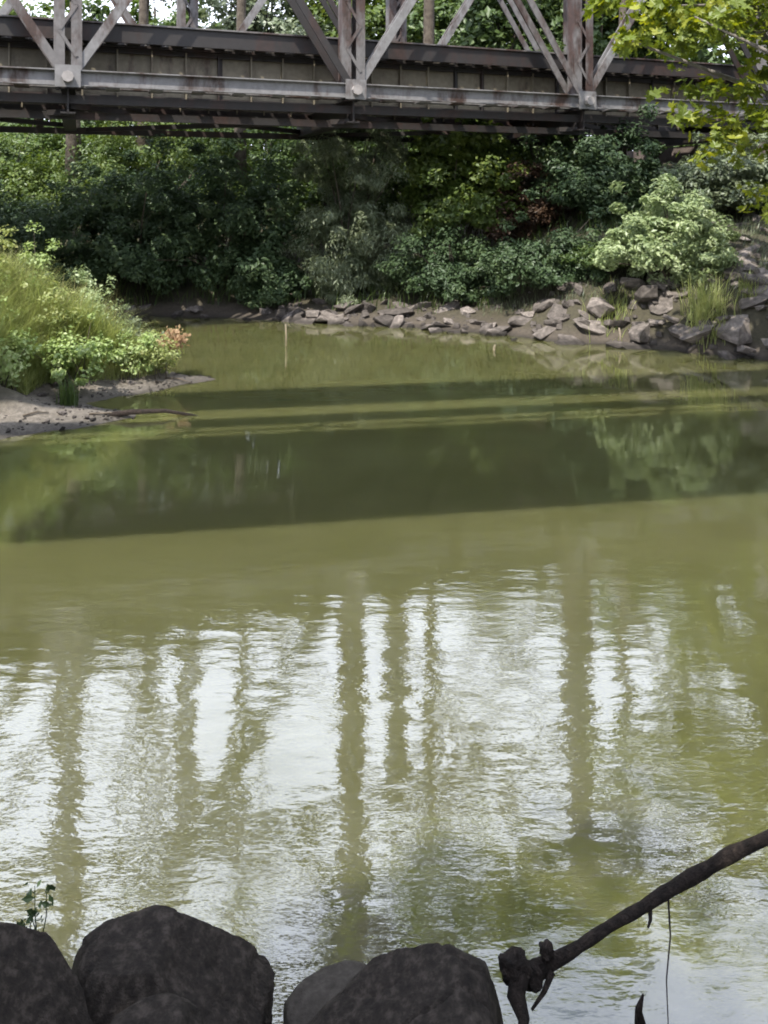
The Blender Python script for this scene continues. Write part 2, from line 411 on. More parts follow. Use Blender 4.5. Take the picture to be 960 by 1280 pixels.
wv = np.array([(-29, 0.3, 0), (9.5, 0.3, 0), (9.5, 25, 0), (-29, 25, 0), (-29, 0.3, -2.5), (9.5, 0.3, -2.5), (9.5, 25, -2.5), (-29, 25, -2.5)], float)
water = link('river', mesh_np('river', wv, np.array([[0, 1, 2, 3], [7, 6, 5, 4], [0, 4, 5, 1], [1, 5, 6, 2], [2, 6, 7, 3], [3, 7, 4, 0]])), water_mat())
tag(water, 'murky olive green river water with soft ripples', None, None, 'structure')

# ------------------------------------------------------------------ truss bridge
d = Vector((0.941, 0.339, 0)).normalized(); nrm = Vector((-d.y, d.x, 0)); UP = Vector((0, 0, 1))
PAN = 5.485
P1 = Vector((-5.83, 15.5, 0))
def BP(t, w, z): return P1 + d * t + nrm * w + UP * z
ZC, ZT = 4.91, 13.3
T0, T1 = -2 * PAN, 3 * PAN + 0.0
bridge = empty('truss_bridge', BP(0, 2, 4.2))
bridge_parts = []
def bpart(mb, name, mat, parent=None, label=None):
    o = mb.build(name, mat, None)
    if label: o['label'] = label
    o.parent = parent or bridge
    o.matrix_parent_inverse = (parent or bridge).matrix_world.inverted() if parent else Matrix.Translation(-bridge.location)
    if parent: o.matrix_parent_inverse = Matrix.Identity(4)
    return o

def truss(w, shift, i0, i1, near):
    nodes_t = [shift + PAN * i for i in range(i0, i1 + 1)]
    out = -1 if near else 1
    for i in range(len(nodes_t) - 1):
        a, b = nodes_t[i], nodes_t[i + 1]
        m = MB()     # two channels with battens
        for k in (-0.16, 0.16):
            m.bar(BP(a + 0.16, w + k, ZC), BP(b - 0.16, w + k, ZC), 0.05, 0.27)
            m.bar(BP(a + 0.16, w + k * 1.28, ZC + 0.137), BP(b - 0.16, w + k * 1.28, ZC + 0.137), 0.11, 0.022)
            m.bar(BP(a + 0.16, w + k * 1.28, ZC - 0.137), BP(b - 0.16, w + k * 1.28, ZC - 0.137), 0.11, 0.022)
        for q in range(1, 7):
            t = a + (b - a) * q / 7
            m.box(BP(t, w, ZC - 0.165), (0.25, 0.42, 0.015), (d, nrm, UP))
        bpart(m, 'bottom_chord', M['steel_light'])
        m = MB()
        m.box(BP((a + b) / 2, w, ZT), (PAN - 0.02, 0.42, 0.36), (d, nrm, UP))
        m.box(BP((a + b) / 2, w, ZT + 0.192), (PAN - 0.02, 0.52, 0.02), (d, nrm, UP))
        bpart(m, 'top_chord', M['steel_post'])
        # diagonals: a pair of flat eye-bars one way, a thinner single counter rod the other way
        m = MB()
        for k in (-0.10, 0.10):
            m.bar(BP(a + 0.03, w + k, ZC), BP(b - 0.03, w + k, ZT), 0.035, 0.17, nrm.cross(Vector((0.5, 0.2, 0.8))).normalized() if False else UP)
        bpart(m, 'diagonal', M['steel_light'])
        m = MB()
        for k in (-0.045, 0.045):
            m.bar(BP(b - 0.03, w + k * 5.2, ZC), BP(a + 0.03, w + k * 5.2, ZT), 0.035, 0.15)
        bpart(m, 'diagonal', M['steel_post'] if i % 2 else M['steel_dark'])
    for i, t in enumerate(nodes_t):
        m = MB()
        for k in (-0.22, 0.22):
            m.box(BP(t + k, w, (ZC + ZT) / 2), (0.045, 0.26, ZT - ZC - 0.2), (d, nrm, UP))
            m.box(BP(t + k * 0.68, w - 0.14, (ZC + ZT) / 2), (0.19, 0.02, ZT - ZC - 0.2), (d, nrm, UP))
            m.box(BP(t + k * 0.68, w + 0.14, (ZC + ZT) / 2), (0.19, 0.02, ZT - ZC - 0.2), (d, nrm, UP))
        nl = 16
        for q in range(nl):      # lacing
            z0 = ZC + 0.4 + (ZT - ZC - 0.8) * q / nl; z1 = ZC + 0.4 + (ZT - ZC - 0.8) * (q + 1) / nl
            s = 1 if q % 2 else -1
            for ww in (-0.158, 0.158):
                m.bar(BP(t - 0.15 * s, w + ww, z0), BP(t + 0.15 * s, w + ww, z1), 0.012, 0.06)
        post = bpart(m, 'post', M['steel_post'])
        for ww in (-0.30, 0.30):
            m = MB(); m.box(BP(t, w + ww, ZC + 0.02), (0.44, 0.02, 0.40), (d, nrm, UP))
            bpart(m, 'gusset_plate', M['steel_light'])
        m = MB()
        m.tube([BP(t, w - 0.40, ZC), BP(t, w + 0.40, ZC)], 0.085, 14)
        m.tube([BP(t, w - 0.43, ZC), BP(t, w - 0.315, ZC)], 0.105, 8)
        m.tube([BP(t, w + 0.315, ZC), BP(t, w + 0.43, ZC)], 0.105, 8)
        bpart(m, 'pin', M['pin'])
truss(0.0, 0.0, -2, 3, True)
W2 = 4.5
truss(W2, 2.70 - 0.02, -2, 2, False)

# two plate girders carrying the track, with stiffeners
GB, GT = 4.62, 5.72
for w, nm in ((0.95, 'near'), (3.25, 'far')):
    m = MB()
    tc = (T0 + T1) / 2; L = T1 - T0 + 0.6
    m.box(BP(tc, w, (GB + GT) / 2), (L, 0.025, GT - GB - 0.05), (d, nrm, UP))
    g = bpart(m, 'plate_girder', M['steel_tan'])
    for z in (GT, GB):
        m = MB(); m.box(BP(tc, w, z), (L, 0.36, 0.05), (d, nrm, UP)); 
        m.bar(BP(T0 - .3, w - 0.06, z + (-0.08 if z == GT else 0.08)), BP(T1 + .3, w - 0.06, z + (-0.08 if z == GT else 0.08)), 0.09, 0.10)
        o = m.build('flange', M['steel_dark']); o.parent = g; 
    k = T0
    while k < T1:
        m = MB(); m.box(BP(k, w - 0.075, (GB + GT) / 2), (0.03, 0.12, GT - GB - 0.12), (d, nrm, UP))
        m.box(BP(k + 0.045, w - 0.022, (GB + GT) / 2), (0.09, 0.02, GT - GB - 0.12), (d, nrm, UP))
        o = m.build('stiffener', M['steel_tan'] if random.random() < 0.75 else M['steel_dark']); o.parent = g
        k += 0.665 + random.uniform(-0.02, 0.02)
# floor beams, lower laterals, hangers
for i in range(-2, 4):
    t = PAN * i
    m = MB()
    m.bar(BP(t, -0.15, 4.50), BP(t, W2 + 0.15, 4.50), 0.03, 0.48)
    m.bar(BP(t, -0.15, 4.28), BP(t, W2 + 0.15, 4.28), 0.26, 0.03)
    m.bar(BP(t, -0.15, 4.735), BP(t, W2 + 0.15, 4.735), 0.26, 0.03)
    bpart(m, 'floor_beam', M['steel_dark'])
    m = MB(); m.bar(BP(t, 0.25, ZT), BP(t, W2 - 0.25, ZT), 0.22, 0.3); bpart(m, 'top_strut', M['steel_post'])
    if i < 3:
        m = MB(); m.bar(BP(t, 0.1, 4.42), BP(t + PAN, W2 - 0.1, 4.42), 0.14, 0.10); bpart(m, 'lateral_brace', M['steel_dark'])
        m = MB(); m.bar(BP(t, W2 - 0.1, 4.31), BP(t + PAN, 0.1, 4.31), 0.14, 0.10); bpart(m, 'lateral_brace', M['steel_dark'])
        m = MB(); m.bar(BP(t, 0.1, ZT - 0.1), BP(t + PAN, W2 - 0.1, ZT - 0.1), 0.08, 0.08); bpart(m, 'top_brace', M['steel_post'])
# lower side channel and pipe under the chord
for w, z, hh in ((0.02, 4.54, 0.16), (0.35, 4.27, 0.14), (4.1, 4.27, 0.14)):
    m = MB(); m.bar(BP(T0, w, z), BP(T1, w, z), 0.10, hh); bpart(m, 'edge_beam', M['steel_dark'])
# timber ties, rails and walkway fascia, near-black to stand in for overhang shade
k = T0
tie_me = None
while k < T1 + 0.2:
    m = MB(); z = 5.88 + random.uniform(-0.01, 0.01)
    m.box(BP(k, 2.1 + random.uniform(-0.03, 0.03), z), (0.24, 3.1, 0.24), (d, nrm, UP))
    bpart(m, 'tie', M['timber']); k += 0.42
for w in (1.38, 2.82):
    m = MB(); m.bar(BP(T0 - .3, w, 6.075), BP(T1 + .3, w, 6.075), 0.07, 0.14); bpart(m, 'rail', M['steel_dark'])
m = MB(); m.bar(BP(T0 - .3, 0.50, 5.90), BP(T1 + .3, 0.50, 5.90), 0.07, 0.34); bpart(m, 'shaded_fascia', M['steel_dark'])
m = MB(); m.bar(BP(T0 - .3, 0.50, 6.088), BP(T1 + .3, 0.50, 6.088), 0.17, 0.03); bpart(m, 'walkway_edge', M['steel_post'])
m = MB(); m.bar(BP(T0 - .3, 3.7, 5.90), BP(T1 + .3, 3.7, 5.90), 0.07, 0.34); bpart(m, 'shaded_fascia', M['steel_dark'])
tag(bridge, 'rusted grey steel railway truss bridge with pinned joints spanning the river', 'bridge')

# stone abutments with coursed blocks
def abutment(t, label):
    ab = empty('bridge_abutment', BP(t, 2.2, 0))
    c = [0]
    wid, dep, z = 6.6, 2.4, -0.3
    top = 4.2
    ch = 0.5
    row = 0
    core = MB(); core.box(BP(t, 2.2, (top - 0.6) / 2 - 0.3), (dep - 0.1, wid - 0.1, top + 0.4), (d, nrm, UP))
    o = core.build('core', M['stone_wall']); o.parent = ab; o.matrix_parent_inverse = Matrix.Translation(-ab.location)
    while z < top - 0.05:
        for side in (-1, 1):
            x = -wid / 2 + (0.35 if row % 2 else 0)
            while x < wid / 2 - 0.1:
                L = random.uniform(0.7, 1.05); L = min(L, wid / 2 - x)
                m = MB(); m.box(BP(t + side * (dep / 2 - 0.02 + random.uniform(0, 0.03)), 2.2 + x + L / 2, z + ch / 2), (0.22, L - 0.025, ch - 0.025), (d, nrm, UP))
                o = m.build('stone_block', M['stone_wall']); o.parent = ab; o.matrix_parent_inverse = Matrix.Translation(-ab.location)
                x += L
        x = -dep / 2 + (0.3 if row % 2 else 0) + 0.15
        while x < dep / 2 - 0.25:
            L = min(random.uniform(0.6, 0.9), dep / 2 - x - 0.15)
            m = MB(); m.box(BP(t + x + L / 2, 2.2 - wid / 2 + 0.02 - random.uniform(0, 0.03), z + ch / 2), (L - 0.025, 0.22, ch - 0.025), (d, nrm, UP))
            o = m.build('stone_block', M['stone_wall']); o.parent = ab; o.matrix_parent_inverse = Matrix.Translation(-ab.location)
            x += L
        z += ch; row += 1
    tag(ab, label, 'abutment')
abutment(3 * PAN + 1.0, 'dark coursed stone abutment under the bridge end behind the maple leaves')
abutment(-2 * PAN - 1.0, 'coursed stone abutment under the bridge end on the grassy bank')

# ------------------------------------------------------------------ foliage
def leaf_mesh(name, cen, nor, size, aspect=2.0, fold=0.15, lobed=False, droop=None):
    """cen (N,3), nor (N,3): one small folded leaf per centre"""
    N = len(cen)
    nor = nor / (np.linalg.norm(nor, axis=1, keepdims=True) + 1e-9)
    t = rng.normal(size=(N, 3))
    if droop is not None: t = t * (1 - droop[1]) + np.array(droop[0]) * droop[1] * 1.6
    t -= nor * (t * nor).sum(1, keepdims=True); t /= np.linalg.norm(t, axis=1, keepdims=True) + 1e-9
    b = np.cross(nor, t)
    s = (size * (0.45 + 1.25 * rng.random(N) ** 1.4))[:, None]
    if not lobed:
        w = s / aspect
        v = np.stack([cen - t * s * 0.5, cen + b * w * 0.5 + nor * w * fold, cen + t * s * 0.5, cen - b * w * 0.5 + nor * w * fold], 1)
        base = np.arange(N)[:, None] * 4
        f = np.concatenate([base + np.array([0, 1, 2]), base + np.array([0, 2, 3])], 0)
        return mesh_np(name, v.reshape(-1, 3), f)
    ang = [-90, -40, -18, 25, 52, 90, 128, 155, 198, 220]
    rad = [0.30, 0.26, 0.50, 0.28, 0.34 * 1.5, 0.30 * 1.0 + 0.32, 0.34 * 1.5, 0.28, 0.50, 0.26]
    ang = [-90, -35, 5, 30, 48, 70, 90, 110, 132, 150, 175, 215]
    rad = [0.15, 0.40, 0.50, 0.28, 0.55, 0.30, 0.62, 0.30, 0.55, 0.28, 0.50, 0.40]
    K = len(ang)
    vv = [cen]
    for A, r in zip(ang, rad):
        a = R(A)
        vv.append(cen + b * s * r * math.cos(a) + t * s * r * math.sin(a) + nor * s * 0.10 * abs(math.cos(a)))
    v = np.stack(vv, 1)
    base = np.arange(N)[:, None] * (K + 1)
    f = np.concatenate([base + np.array([0, 1 + k, 1 + (k + 1) % K]) for k in range(K)], 0)
    return mesh_np(name, v.reshape(-1, 3), f)

def crown_points(blobs, n_clump, per, rclump, shell=0.6, flat=0.7):
    """blobs: list of (center(3), radii(3)); returns leaf centres, normals and clump centres"""
    cs, outs = [], []
    vol = np.array([b[1][0] * b[1][1] * b[1][2] for b in blobs]) ** 0.67; vol = vol / vol.sum()
    for (c, r), p in zip(blobs, vol):
        k = max(4, int(round(n_clump * p)))
        u = rng.normal(size=(k, 3)); u /= np.linalg.norm(u, axis=1, keepdims=True)
        lump = 1 + 0.22 * np.sin(u[:, 0] * 5 + c[0]) * np.cos(u[:, 1] * 4 + c[1]) + 0.15 * np.sin(u[:, 2] * 7 + u[:, 0] * 3)
        rr = (shell + (1 - shell) * rng.random(k) ** 0.6) * lump * np.where(rng.random(k) < 0.22, rng.uniform(0.2, 0.8, k), 1)
        cs.append(np.array(c) + u * np.array(r) * rr[:, None]); outs.append(u)
    cs = np.concatenate(cs); outs = np.concatenate(outs)
    k = len(cs)
    sprout = rng.random(k) < 0.14
    cs = cs + np.where(sprout[:, None], (outs + np.array([0, 0, 0.6])) * rclump * rng.uniform(0.6, 1.7, (k, 1)), 0)
    cnt = rng.poisson(per, k)
    ci = np.repeat(np.arange(k), cnt)
    rc = rclump * rng.uniform(0.55, 1.4, k) * np.where(sprout, 0.6, 1)
    cnt = np.where(sprout, cnt // 3, cnt); ci = np.repeat(np.arange(k), cnt)
    g = rng.normal(size=(len(ci), 3)); gl = np.linalg.norm(g, axis=1, keepdims=True); g /= gl
    rad = rng.random((len(ci), 1)) ** 0.5
    off = g * rad * np.array([1, 1, flat])
    pts = cs[ci] + off * rc[ci][:, None]
    nor = g * 0.6 + outs[ci] * 0.5 + np.array([0, 0, 0.7]) + rng.normal(size=g.shape) * 0.55
    return pts, nor, cs

def limbs(mb, base, top, r0, clumps, n=14, sway=0.25):
    base, top = Vector(base), Vector(top)
    L = (top - base).length
    pts = []; rad = []
    for i in range(7):
        f = i / 6
        p = base.lerp(top, f) + Vector((random.uniform(-1, 1), random.uniform(-1, 1), 0)) * sway * 0.25 * math.sin(f * math.pi) 
        pts.append(p); rad.append(r0 * (1.25 if i == 0 else 1) * (1 - 0.8 * f))
    mb.tube(pts, rad, 8)
    sel = random.sample(range(len(clumps)), min(n, len(clumps)))
    for k in sel:
        e = Vector(clumps[k]); f = random.uniform(0.25, 0.85)
        j = min(int(f * 6), 5); s = pts[j].lerp(pts[j + 1], f * 6 - j)
        mid = s.lerp(e, 0.5) + Vector((random.uniform(-1, 1), random.uniform(-1, 1), random.uniform(0.1, 1))) * (e - s).length * 0.12
        r = rad[j] * 0.55
        mb.tube([s, s.lerp(mid, 0.5) + Vector((0, 0, 0.02)), mid, e], [r, r * 0.75, r * 0.5, max(0.008, r * 0.15)], 5)

def plant(name, cat, label, base, blobs, leafmat, n_clump, per, rclump, size, aspect=2.0, trunk_r=0.1, trunk_top=None, bark='bark',
          group=None, names=('trunk', 'crown'), shell=0.6, lobed=False, droop=None, limbs_n=14, stems=1, flat=0.7):
    root = empty(name, base)
    if names[1] == 'foliage': per, size = per * 2.1, size * 0.68
    pts, nor, cs = crown_points(blobs, n_clump, per, rclump, shell, flat)
    gz = height(pts[:, 0], pts[:, 1])
    keep = pts[:, 2] > np.maximum(gz, 0.0) + 0.03
    pts, nor = pts[keep], nor[keep]
    B = np.array(base)
    o = link(names[1], leaf_mesh(name + '_' + names[1], pts - B, nor, size, aspect, lobed=lobed, droop=droop), leafmat, root)
    mb = MB()
    tt = trunk_top or (blobs[0][0][0], blobs[0][0][1], blobs[0][0][2] + blobs[0][1][2] * 0.6)
    if stems == 1:
        limbs(mb, Vector((base[0], base[1], base[2] - 0.15)), tt, trunk_r, cs, limbs_n)
    else:
        for s in range(stems):
            e = Vector(cs[random.randrange(len(cs))])
            bs = Vector((base[0] + random.uniform(-.2, .2), base[1] + random.uniform(-.2, .2), base[2] - 0.12))
            mid = bs.lerp(e, 0.5) + Vector((0, 0, (e - bs).length * 0.12))
            mb.tube([bs, bs.lerp(mid, .5) + Vector((0, 0, .05)), mid, e], [trunk_r, trunk_r * .8, trunk_r * .55, trunk_r * .2], 6)
    t = mb.build(names[0], M[bark], None, origin=base, smooth=True); t.parent = root
    tag(root, label, cat, group)
    return root

def bush(label, X, Y, top, rx, ry, mat, n_clump, per, rcl, size, aspect=2.0, blobs=None, name='shrub', group=None, droop=None, shell=0.6, stems=20, flat=0.7, low=0.25, bark='bark'):
    b = hz(X, Y); b = max(b, 0.02)
    if blobs is None:
        hh = top - b
        blobs = [((X, Y, b + hh * 0.52), (rx, ry, hh * 0.5)), ((X + rx * .45, Y - ry * .3, b + hh * 0.38), (rx * .62, ry * .6, hh * 0.36)),
                 ((X - rx * .5, Y - ry * .25, b + hh * 0.33), (rx * .6, ry * .6, hh * 0.34)),
                 ((X, Y - ry * .75, b + hh * .16), (rx * .95, ry * .5, hh * .2))]
    return plant(name, 'shrub', label, (X, Y, b), blobs, mat, n_clump, per, rcl, size, aspect, 0.026, names=('stems', 'foliage'), stems=stems, group=group,
                 droop=droop, shell=shell, flat=flat, bark=bark)

# dark thicket on the far left bank
bush('dark green thicket shrub beyond the grass mound, lowest of the dark row', -9.2, 21.1, 3.3, 3.0, 1.7, M['lf_dark'], 130, 130, 0.42, 0.15)
bush('broad dark teal shrub overhanging the shaded inlet behind the grass mound', -6.3, 21.2, 3.95, 2.3, 1.9, M['lf_dark'], 130, 130, 0.42, 0.15)
bush('tall dark shrub touching the shaded water beside the pale willow', -3.9, 21.0, 4.3, 1.8, 1.7, M['lf_dark'], 120, 130, 0.40, 0.15)
bush('sunlit yellow green shrub at the back of the dark thicket', -11.5, 25.5, 4.6, 2.6, 1.8, M['lf_light'], 100, 110, 0.45, 0.16)
bush('leafy shrub toned light as if sunlit, rising behind the broad dark teal shrub', -7.2, 26.0, 5.9, 2.8, 1.8, M['lf_light'], 110, 110, 0.45, 0.16)  # lighter leaf colour on the back shrubs stands in for sun patches
bush('mid green shrub behind the tall dark shrub under the bridge', -3.3, 25.8, 6.3, 2.5, 1.8, M['lf_mid'], 110, 110, 0.45, 0.16)
bush('light green shrub filling the gap behind the willow and the yellow green shrub', 1.0, 25.0, 6.4, 2.3, 1.5, M['lf_mid'], 100, 110, 0.45, 0.16)
bush('leafy shrub closing the gap between the tall dark shrub and the willow', -1.4, 24.0, 5.6, 1.8, 1.3, M['lf_mid'], 90, 110, 0.42, 0.16)
bush('tall leafy shrub behind the brown dying one', 4.4, 24.0, 6.6, 2.0, 1.3, M['lf_mid'], 95, 110, 0.42, 0.16)
for X_ in (-13, -9.5, -6, -2.5, 0.8, 4.2, 7.8, 11):
    bush('understory shrub beneath the trees beyond the bridge', X_, 28.5 + random.uniform(-.5, .5), 6.2 + random.uniform(-.5, .6), 2.4, 1.4, M['lf_mid'], 70, 70, 0.5, 0.24, group='understory shrubs beneath the trees')
# centre
bush('pale grey green willow shrub leaning over riprap under the bridge', -0.85, 19.9, 5.6, 1.75, 1.4, M['lf_willow'], 190, 170, 0.36, 0.16, 4.5,
     blobs=[((-0.7, 20.2, 3.0), (1.4, 1.1, 1.7)), ((-1.2, 19.6, 1.5), (0.9, 0.8, 1.2)), ((0.1, 19.5, 1.6), (0.9, 0.8, 1.2)), ((-0.6, 19.3, 0.8), (1.3, 0.6, 0.6)), ((-0.5, 21.6, 4.8), (1.8, 0.9, 1.2))],
     droop=((0, -0.1, -1), 0.55), name='willow_shrub')
bush('yellow green broad leaved shrub beside the pale willow', 1.8, 20.6, 4.9, 1.5, 1.4, M['lf_light'], 95, 110, 0.36, 0.17, 1.6,
     blobs=[((1.8, 20.6, 3.5), (1.4, 1.2, 1.2)), ((2.5, 20.0, 2.9), (0.9, .8, .9)), ((1.1, 20.0, 2.5), (0.8, .7, .9))])
bush('low dark shrub in the shade below the yellow green shrub', 1.6, 18.9, 2.0, 1.3, 0.8, M['lf_dark'], 80, 120, 0.3, 0.12)
bush('brown leaved dying shrub between green shrubs under the bridge', 3.4, 20.4, 3.7, 1.0, 0.9, M['twig_red'], 50, 90, 0.32, 0.13)
bush('green shrub darkened as if shaded in front of the stone abutment', 5.2, 19.6, 4.2, 1.5, 1.2, M['lf_dark'], 120, 120, 0.36, 0.15)  # darker leaf colour stands in for missing bridge shade
bush('low teal shrub on the riprap left of the silvery bush', 3.6, 17.7, 2.0, 1.25, 0.8, M['lf_dark'], 90, 130, 0.3, 0.12)
bush('bright silvery green bush growing out of the sunlit riprap slope', 5.55, 16.2, 3.0, 1.35, 1.0, M['lf_silver'], 130, 130, 0.24, 0.13, 2.2,
     blobs=[((5.5, 16.2, 2.2), (0.95, .8, 0.85)), ((4.6, 16.0, 1.75), (0.6, .6, 0.55)), ((6.3, 16.2, 1.95), (0.6, .6, 0.5)), ((5.5, 16.1, 1.6), (1.0, .8, .6))], stems=12)
bush('small dark creeping shrub over the rocks between the teal and silvery shrubs', 4.6, 17.3, 1.7, 0.8, .6, M['lf_mid'], 60, 110, 0.24, 0.10)
bush('low dark creeping shrub over the rocks between the willow and the dark thicket', -2.7, 19.7, 1.4, 0.8, .6, M['lf_dark'], 70, 120, 0.26, 0.12)
bush('dull olive shrub behind the silvery bush near the bridge end', 7.6, 18.4, 3.9, 1.3, 1.0, M['lf_willow'], 90, 110, 0.34, 0.14)
bush('small yellow green shrub high on the riprap slope', 8.6, 16.2, 3.6, 0.9, .8, M['lf_light'], 60, 100, 0.28, 0.12)

# trees beyond the bridge
def tree(label, X, Y, H, rx, mat, n=120, per=150, size=0.22, trunk=0.2, bark='bark', low=0.35, name='broadleaf_tree', group='trees beyond the bridge', shell=0.5):
    b = hz(X, Y); hh = H - b
    bl = [((X, Y, b + hh * (0.5 + low / 2)), (rx, rx, hh * (0.5 - low / 2))), ((X - rx * .5, Y - rx * .3, b + hh * (low + .2)), (rx * .7, rx * .7, hh * .2)),
          ((X + rx * .55, Y - rx * .2, b + hh * (low + .25)), (rx * .7, rx * .7, hh * .22))]
    return plant(name, 'tree', label, (X, Y, b), bl, mat, n, per, 0.75, size, 1.7, trunk, (X, Y, b + hh * .85), bark, group, shell=shell)
tree('light green round topped tree behind the left half of the bridge', -13.5, 33, 11.2, 2.8, M['lf_light'])
tree('tall mid green tree rising above the dark thicket', -9.0, 33, 11.6, 2.9, M['lf_mid'])
tree('pale grey green tree showing through the truss beside the tall mid green tree', -4.2, 31.5, 11.6, 2.6, M['lf_willow'])
tree('light green tree standing above the pale willow shrub', 0.0, 32, 12.6, 2.8, M['lf_light'], trunk=0.24)
tree('bushy mid green tree showing above the bridge deck beside the light one', 4.2, 31, 12.8, 2.9, M['lf_mid'])
tree('dark crowned tree behind the right end of the bridge', 8.6, 30, 13.2, 3.0, M['lf_mid'])
tree('tall yellow green tree behind the stone abutment', 13.0, 29, 14.0, 3.2, M['lf_light'])
tree('bluish dark tree at the back between lighter trees', -2.0, 38, 12.2, 3.2, M['lf_dark'])
tree('dark back row tree above the abutment', 7.0, 38, 15.0, 3.5, M['lf_dark'])
tree('dark back row tree behind the left trees', -11, 40, 10.5, 3.4, M['lf_dark'])
tree('shaggy back row tree with low crown behind the truss', 2.8, 42, 15.0, 3.6, M['lf_mid'])

def slender(label, px, Y, H, r):
    X = (px - 480) / FPX * Y; b = hz(X, Y)
    plant('poplar_tree', 'tree', label, (X, Y, b), [((X, Y, H - 2.0), (1.0, 1.0, 2.2))], M['lf_willow'], 20, 60, 0.4, 0.16, 1.6, r, (X + .1, Y, H - 0.8), 'bark', 'slender trees beyond the bridge', limbs_n=8)
slender('slender bare stemmed poplar behind the leftmost truss joint', 92, 25, 23.0, .24)
slender('thin bare stemmed poplar between the two left posts of the truss', 178, 26, 23.0, .20)
slender('thin pale poplar stem beside the far truss post', 300, 25, 22.5, .19)
slender('slender poplar stem near the middle truss post', 535, 26, 23.5, .22)
slender('thinnest poplar stem behind the maple side of the bridge', 776, 25, 21.0, .15)

# unseen trees on both banks and behind the viewer, added to block sky light
def side_tree(label, X, Y, H, r, mat='lf_mid'):
    b = hz(X, Y); hh = H - b
    plant('sky_block_tree', 'tree', label, (X, Y, b), [((X, Y, b + hh * .6), (r, r, hh * .42)), ((X + r * .4, Y, b + hh * .35), (r * .8, r * .8, hh * .25))], M[mat], 70, 60, 1.1, 0.42, 1.6, 0.25,
          (X, Y, b + hh * .85), 'bark', 'added trees around the near banks blocking sky light', limbs_n=10)
for k, (X_, Y_, H_, r_) in enumerate(((-14, 8.5, 10, 3.2), (-13.5, 3.5, 12, 3.6), (-11, -6, 10, 3.4), (-5, -10, 12, 3.8), (2, -11, 12, 3.8), (8, -7, 12, 3.6), (12, -1, 13, 3.8), (13.5, 5, 13, 3.6), (13, 11, 12, 3.0), (-19, 14, 9, 3.2), (15, 17, 13, 3.4))):
    side_tree(('unseen leafy tree left of the river added to block sky light', 'unseen leafy tree behind the near bank boulders added to block sky light', 'unseen leafy tree beside the maple added to block sky light')[0 if X_ < -12 else (2 if X_ > 11 else 1)], X_, Y_, H_, r_)

# distant wood closing the view
def wood():
    pts = []; nors = []
    for i in range(70):
        a = R(random.uniform(-48, 48)); rr = random.uniform(55, 85)
        X, Y = math.sin(a) * rr, math.cos(a) * rr; H = random.uniform(6, 9) if a < R(-20) else random.uniform(9, 14)
        b = hz(X, Y)
        p, nn, _ = crown_points([((X, Y, b + H * .5), (3.4, 3.4, H * .5))], 26, 55, 1.5, .6)
        pts.append(p); nors.append(nn)
    o = link('distant_wood', leaf_mesh('distant_wood', np.concatenate(pts), np.concatenate(nors), 0.7, 1.5), M['lf_mid'])
    tag(o, 'distant green woodland closing the view behind the river trees', 'woodland', None, 'stuff')
wood()

# maple overhanging from the right bank
mx, my = 8.3, 12.6
mb0 = hz(mx, my)
maple = plant('maple_tree', 'tree', 'maple with lobed yellow green leaves hanging in front of the bridge end', (mx, my, mb0),
    [((6.9, 12.6, 6.0), (1.9, 1.5, 1.3)), ((5.3, 12.4, 5.6), (1.35, 1.1, 0.65)), ((4.5, 12.2, 5.15), (0.8, .8, 0.35)), ((5.0, 12.3, 4.25), (1.0, .6, 0.22)), ((5.9, 12.4, 3.9), (0.75, .6, 0.5)), ((4.75, 12.2, 3.75), (0.45, .4, 0.22)), ((4.0, 12.2, 5.45), (0.65, .6, 0.4)), ((3.6, 12.1, 4.95), (0.35, .4, 0.22)), ((3.25, 12.2, 5.55), (0.5, .5, 0.3)), ((5.65, 12.5, 3.15), (0.35, .4, 0.5)), ((5.9, 12.6, 2.6), (0.3, .3, 0.3)), ((4.4, 12.2, 4.0), (0.5, .4, 0.2)), ((4.9, 12.2, 3.45), (0.4, .4, 0.2)), ((5.6, 12.3, 4.75), (0.9, .6, 0.35)), 
     ((7.6, 12.8, 8.6), (2.4, 2.2, 1.4)), ((1.6, 14.4, 9.4), (2.6, 1.5, 0.9)), ((4.3, 15.0, 9.9), (2.0, 1.2, 0.9))],  # high clumps over the river, out of view, added to shade the shrubs
    M['lf_maple'], 500, 21, 0.33, 0.14, lobed=True, trunk_r=0.2, trunk_top=(6.6, 12.6, 7.2), bark='bark_pale', limbs_n=34, shell=0.35)
# unseen trees behind the viewer, placed to shade the boulders
def near_tree(label, X, Y, c, r):
    b = hz(X, Y)
    plant('shade_tree', 'tree', label, (X, Y, b), [(c, r), ((c[0] + r[0] * .5, c[1], c[2] + .8), (r[0] * .7, r[1] * .8, r[2] * .8))], M['lf_mid'], 110, 130, 0.6, 0.2,
          trunk_r=0.2, trunk_top=(c[0], c[1], c[2] + r[2] * .4), limbs_n=18, group='added shade trees on the near bank')
near_tree('unseen leafy tree added on the near bank to shade the large boulders', -3.2, -3.0, (-2.9, -1.7, 5.8), (2.0, 1.1, 1.3))
near_tree('second unseen leafy tree added on the near bank to shade the driftwood', 0.9, -3.2, (0.2, -1.7, 6.0), (2.2, 1.1, 1.3))

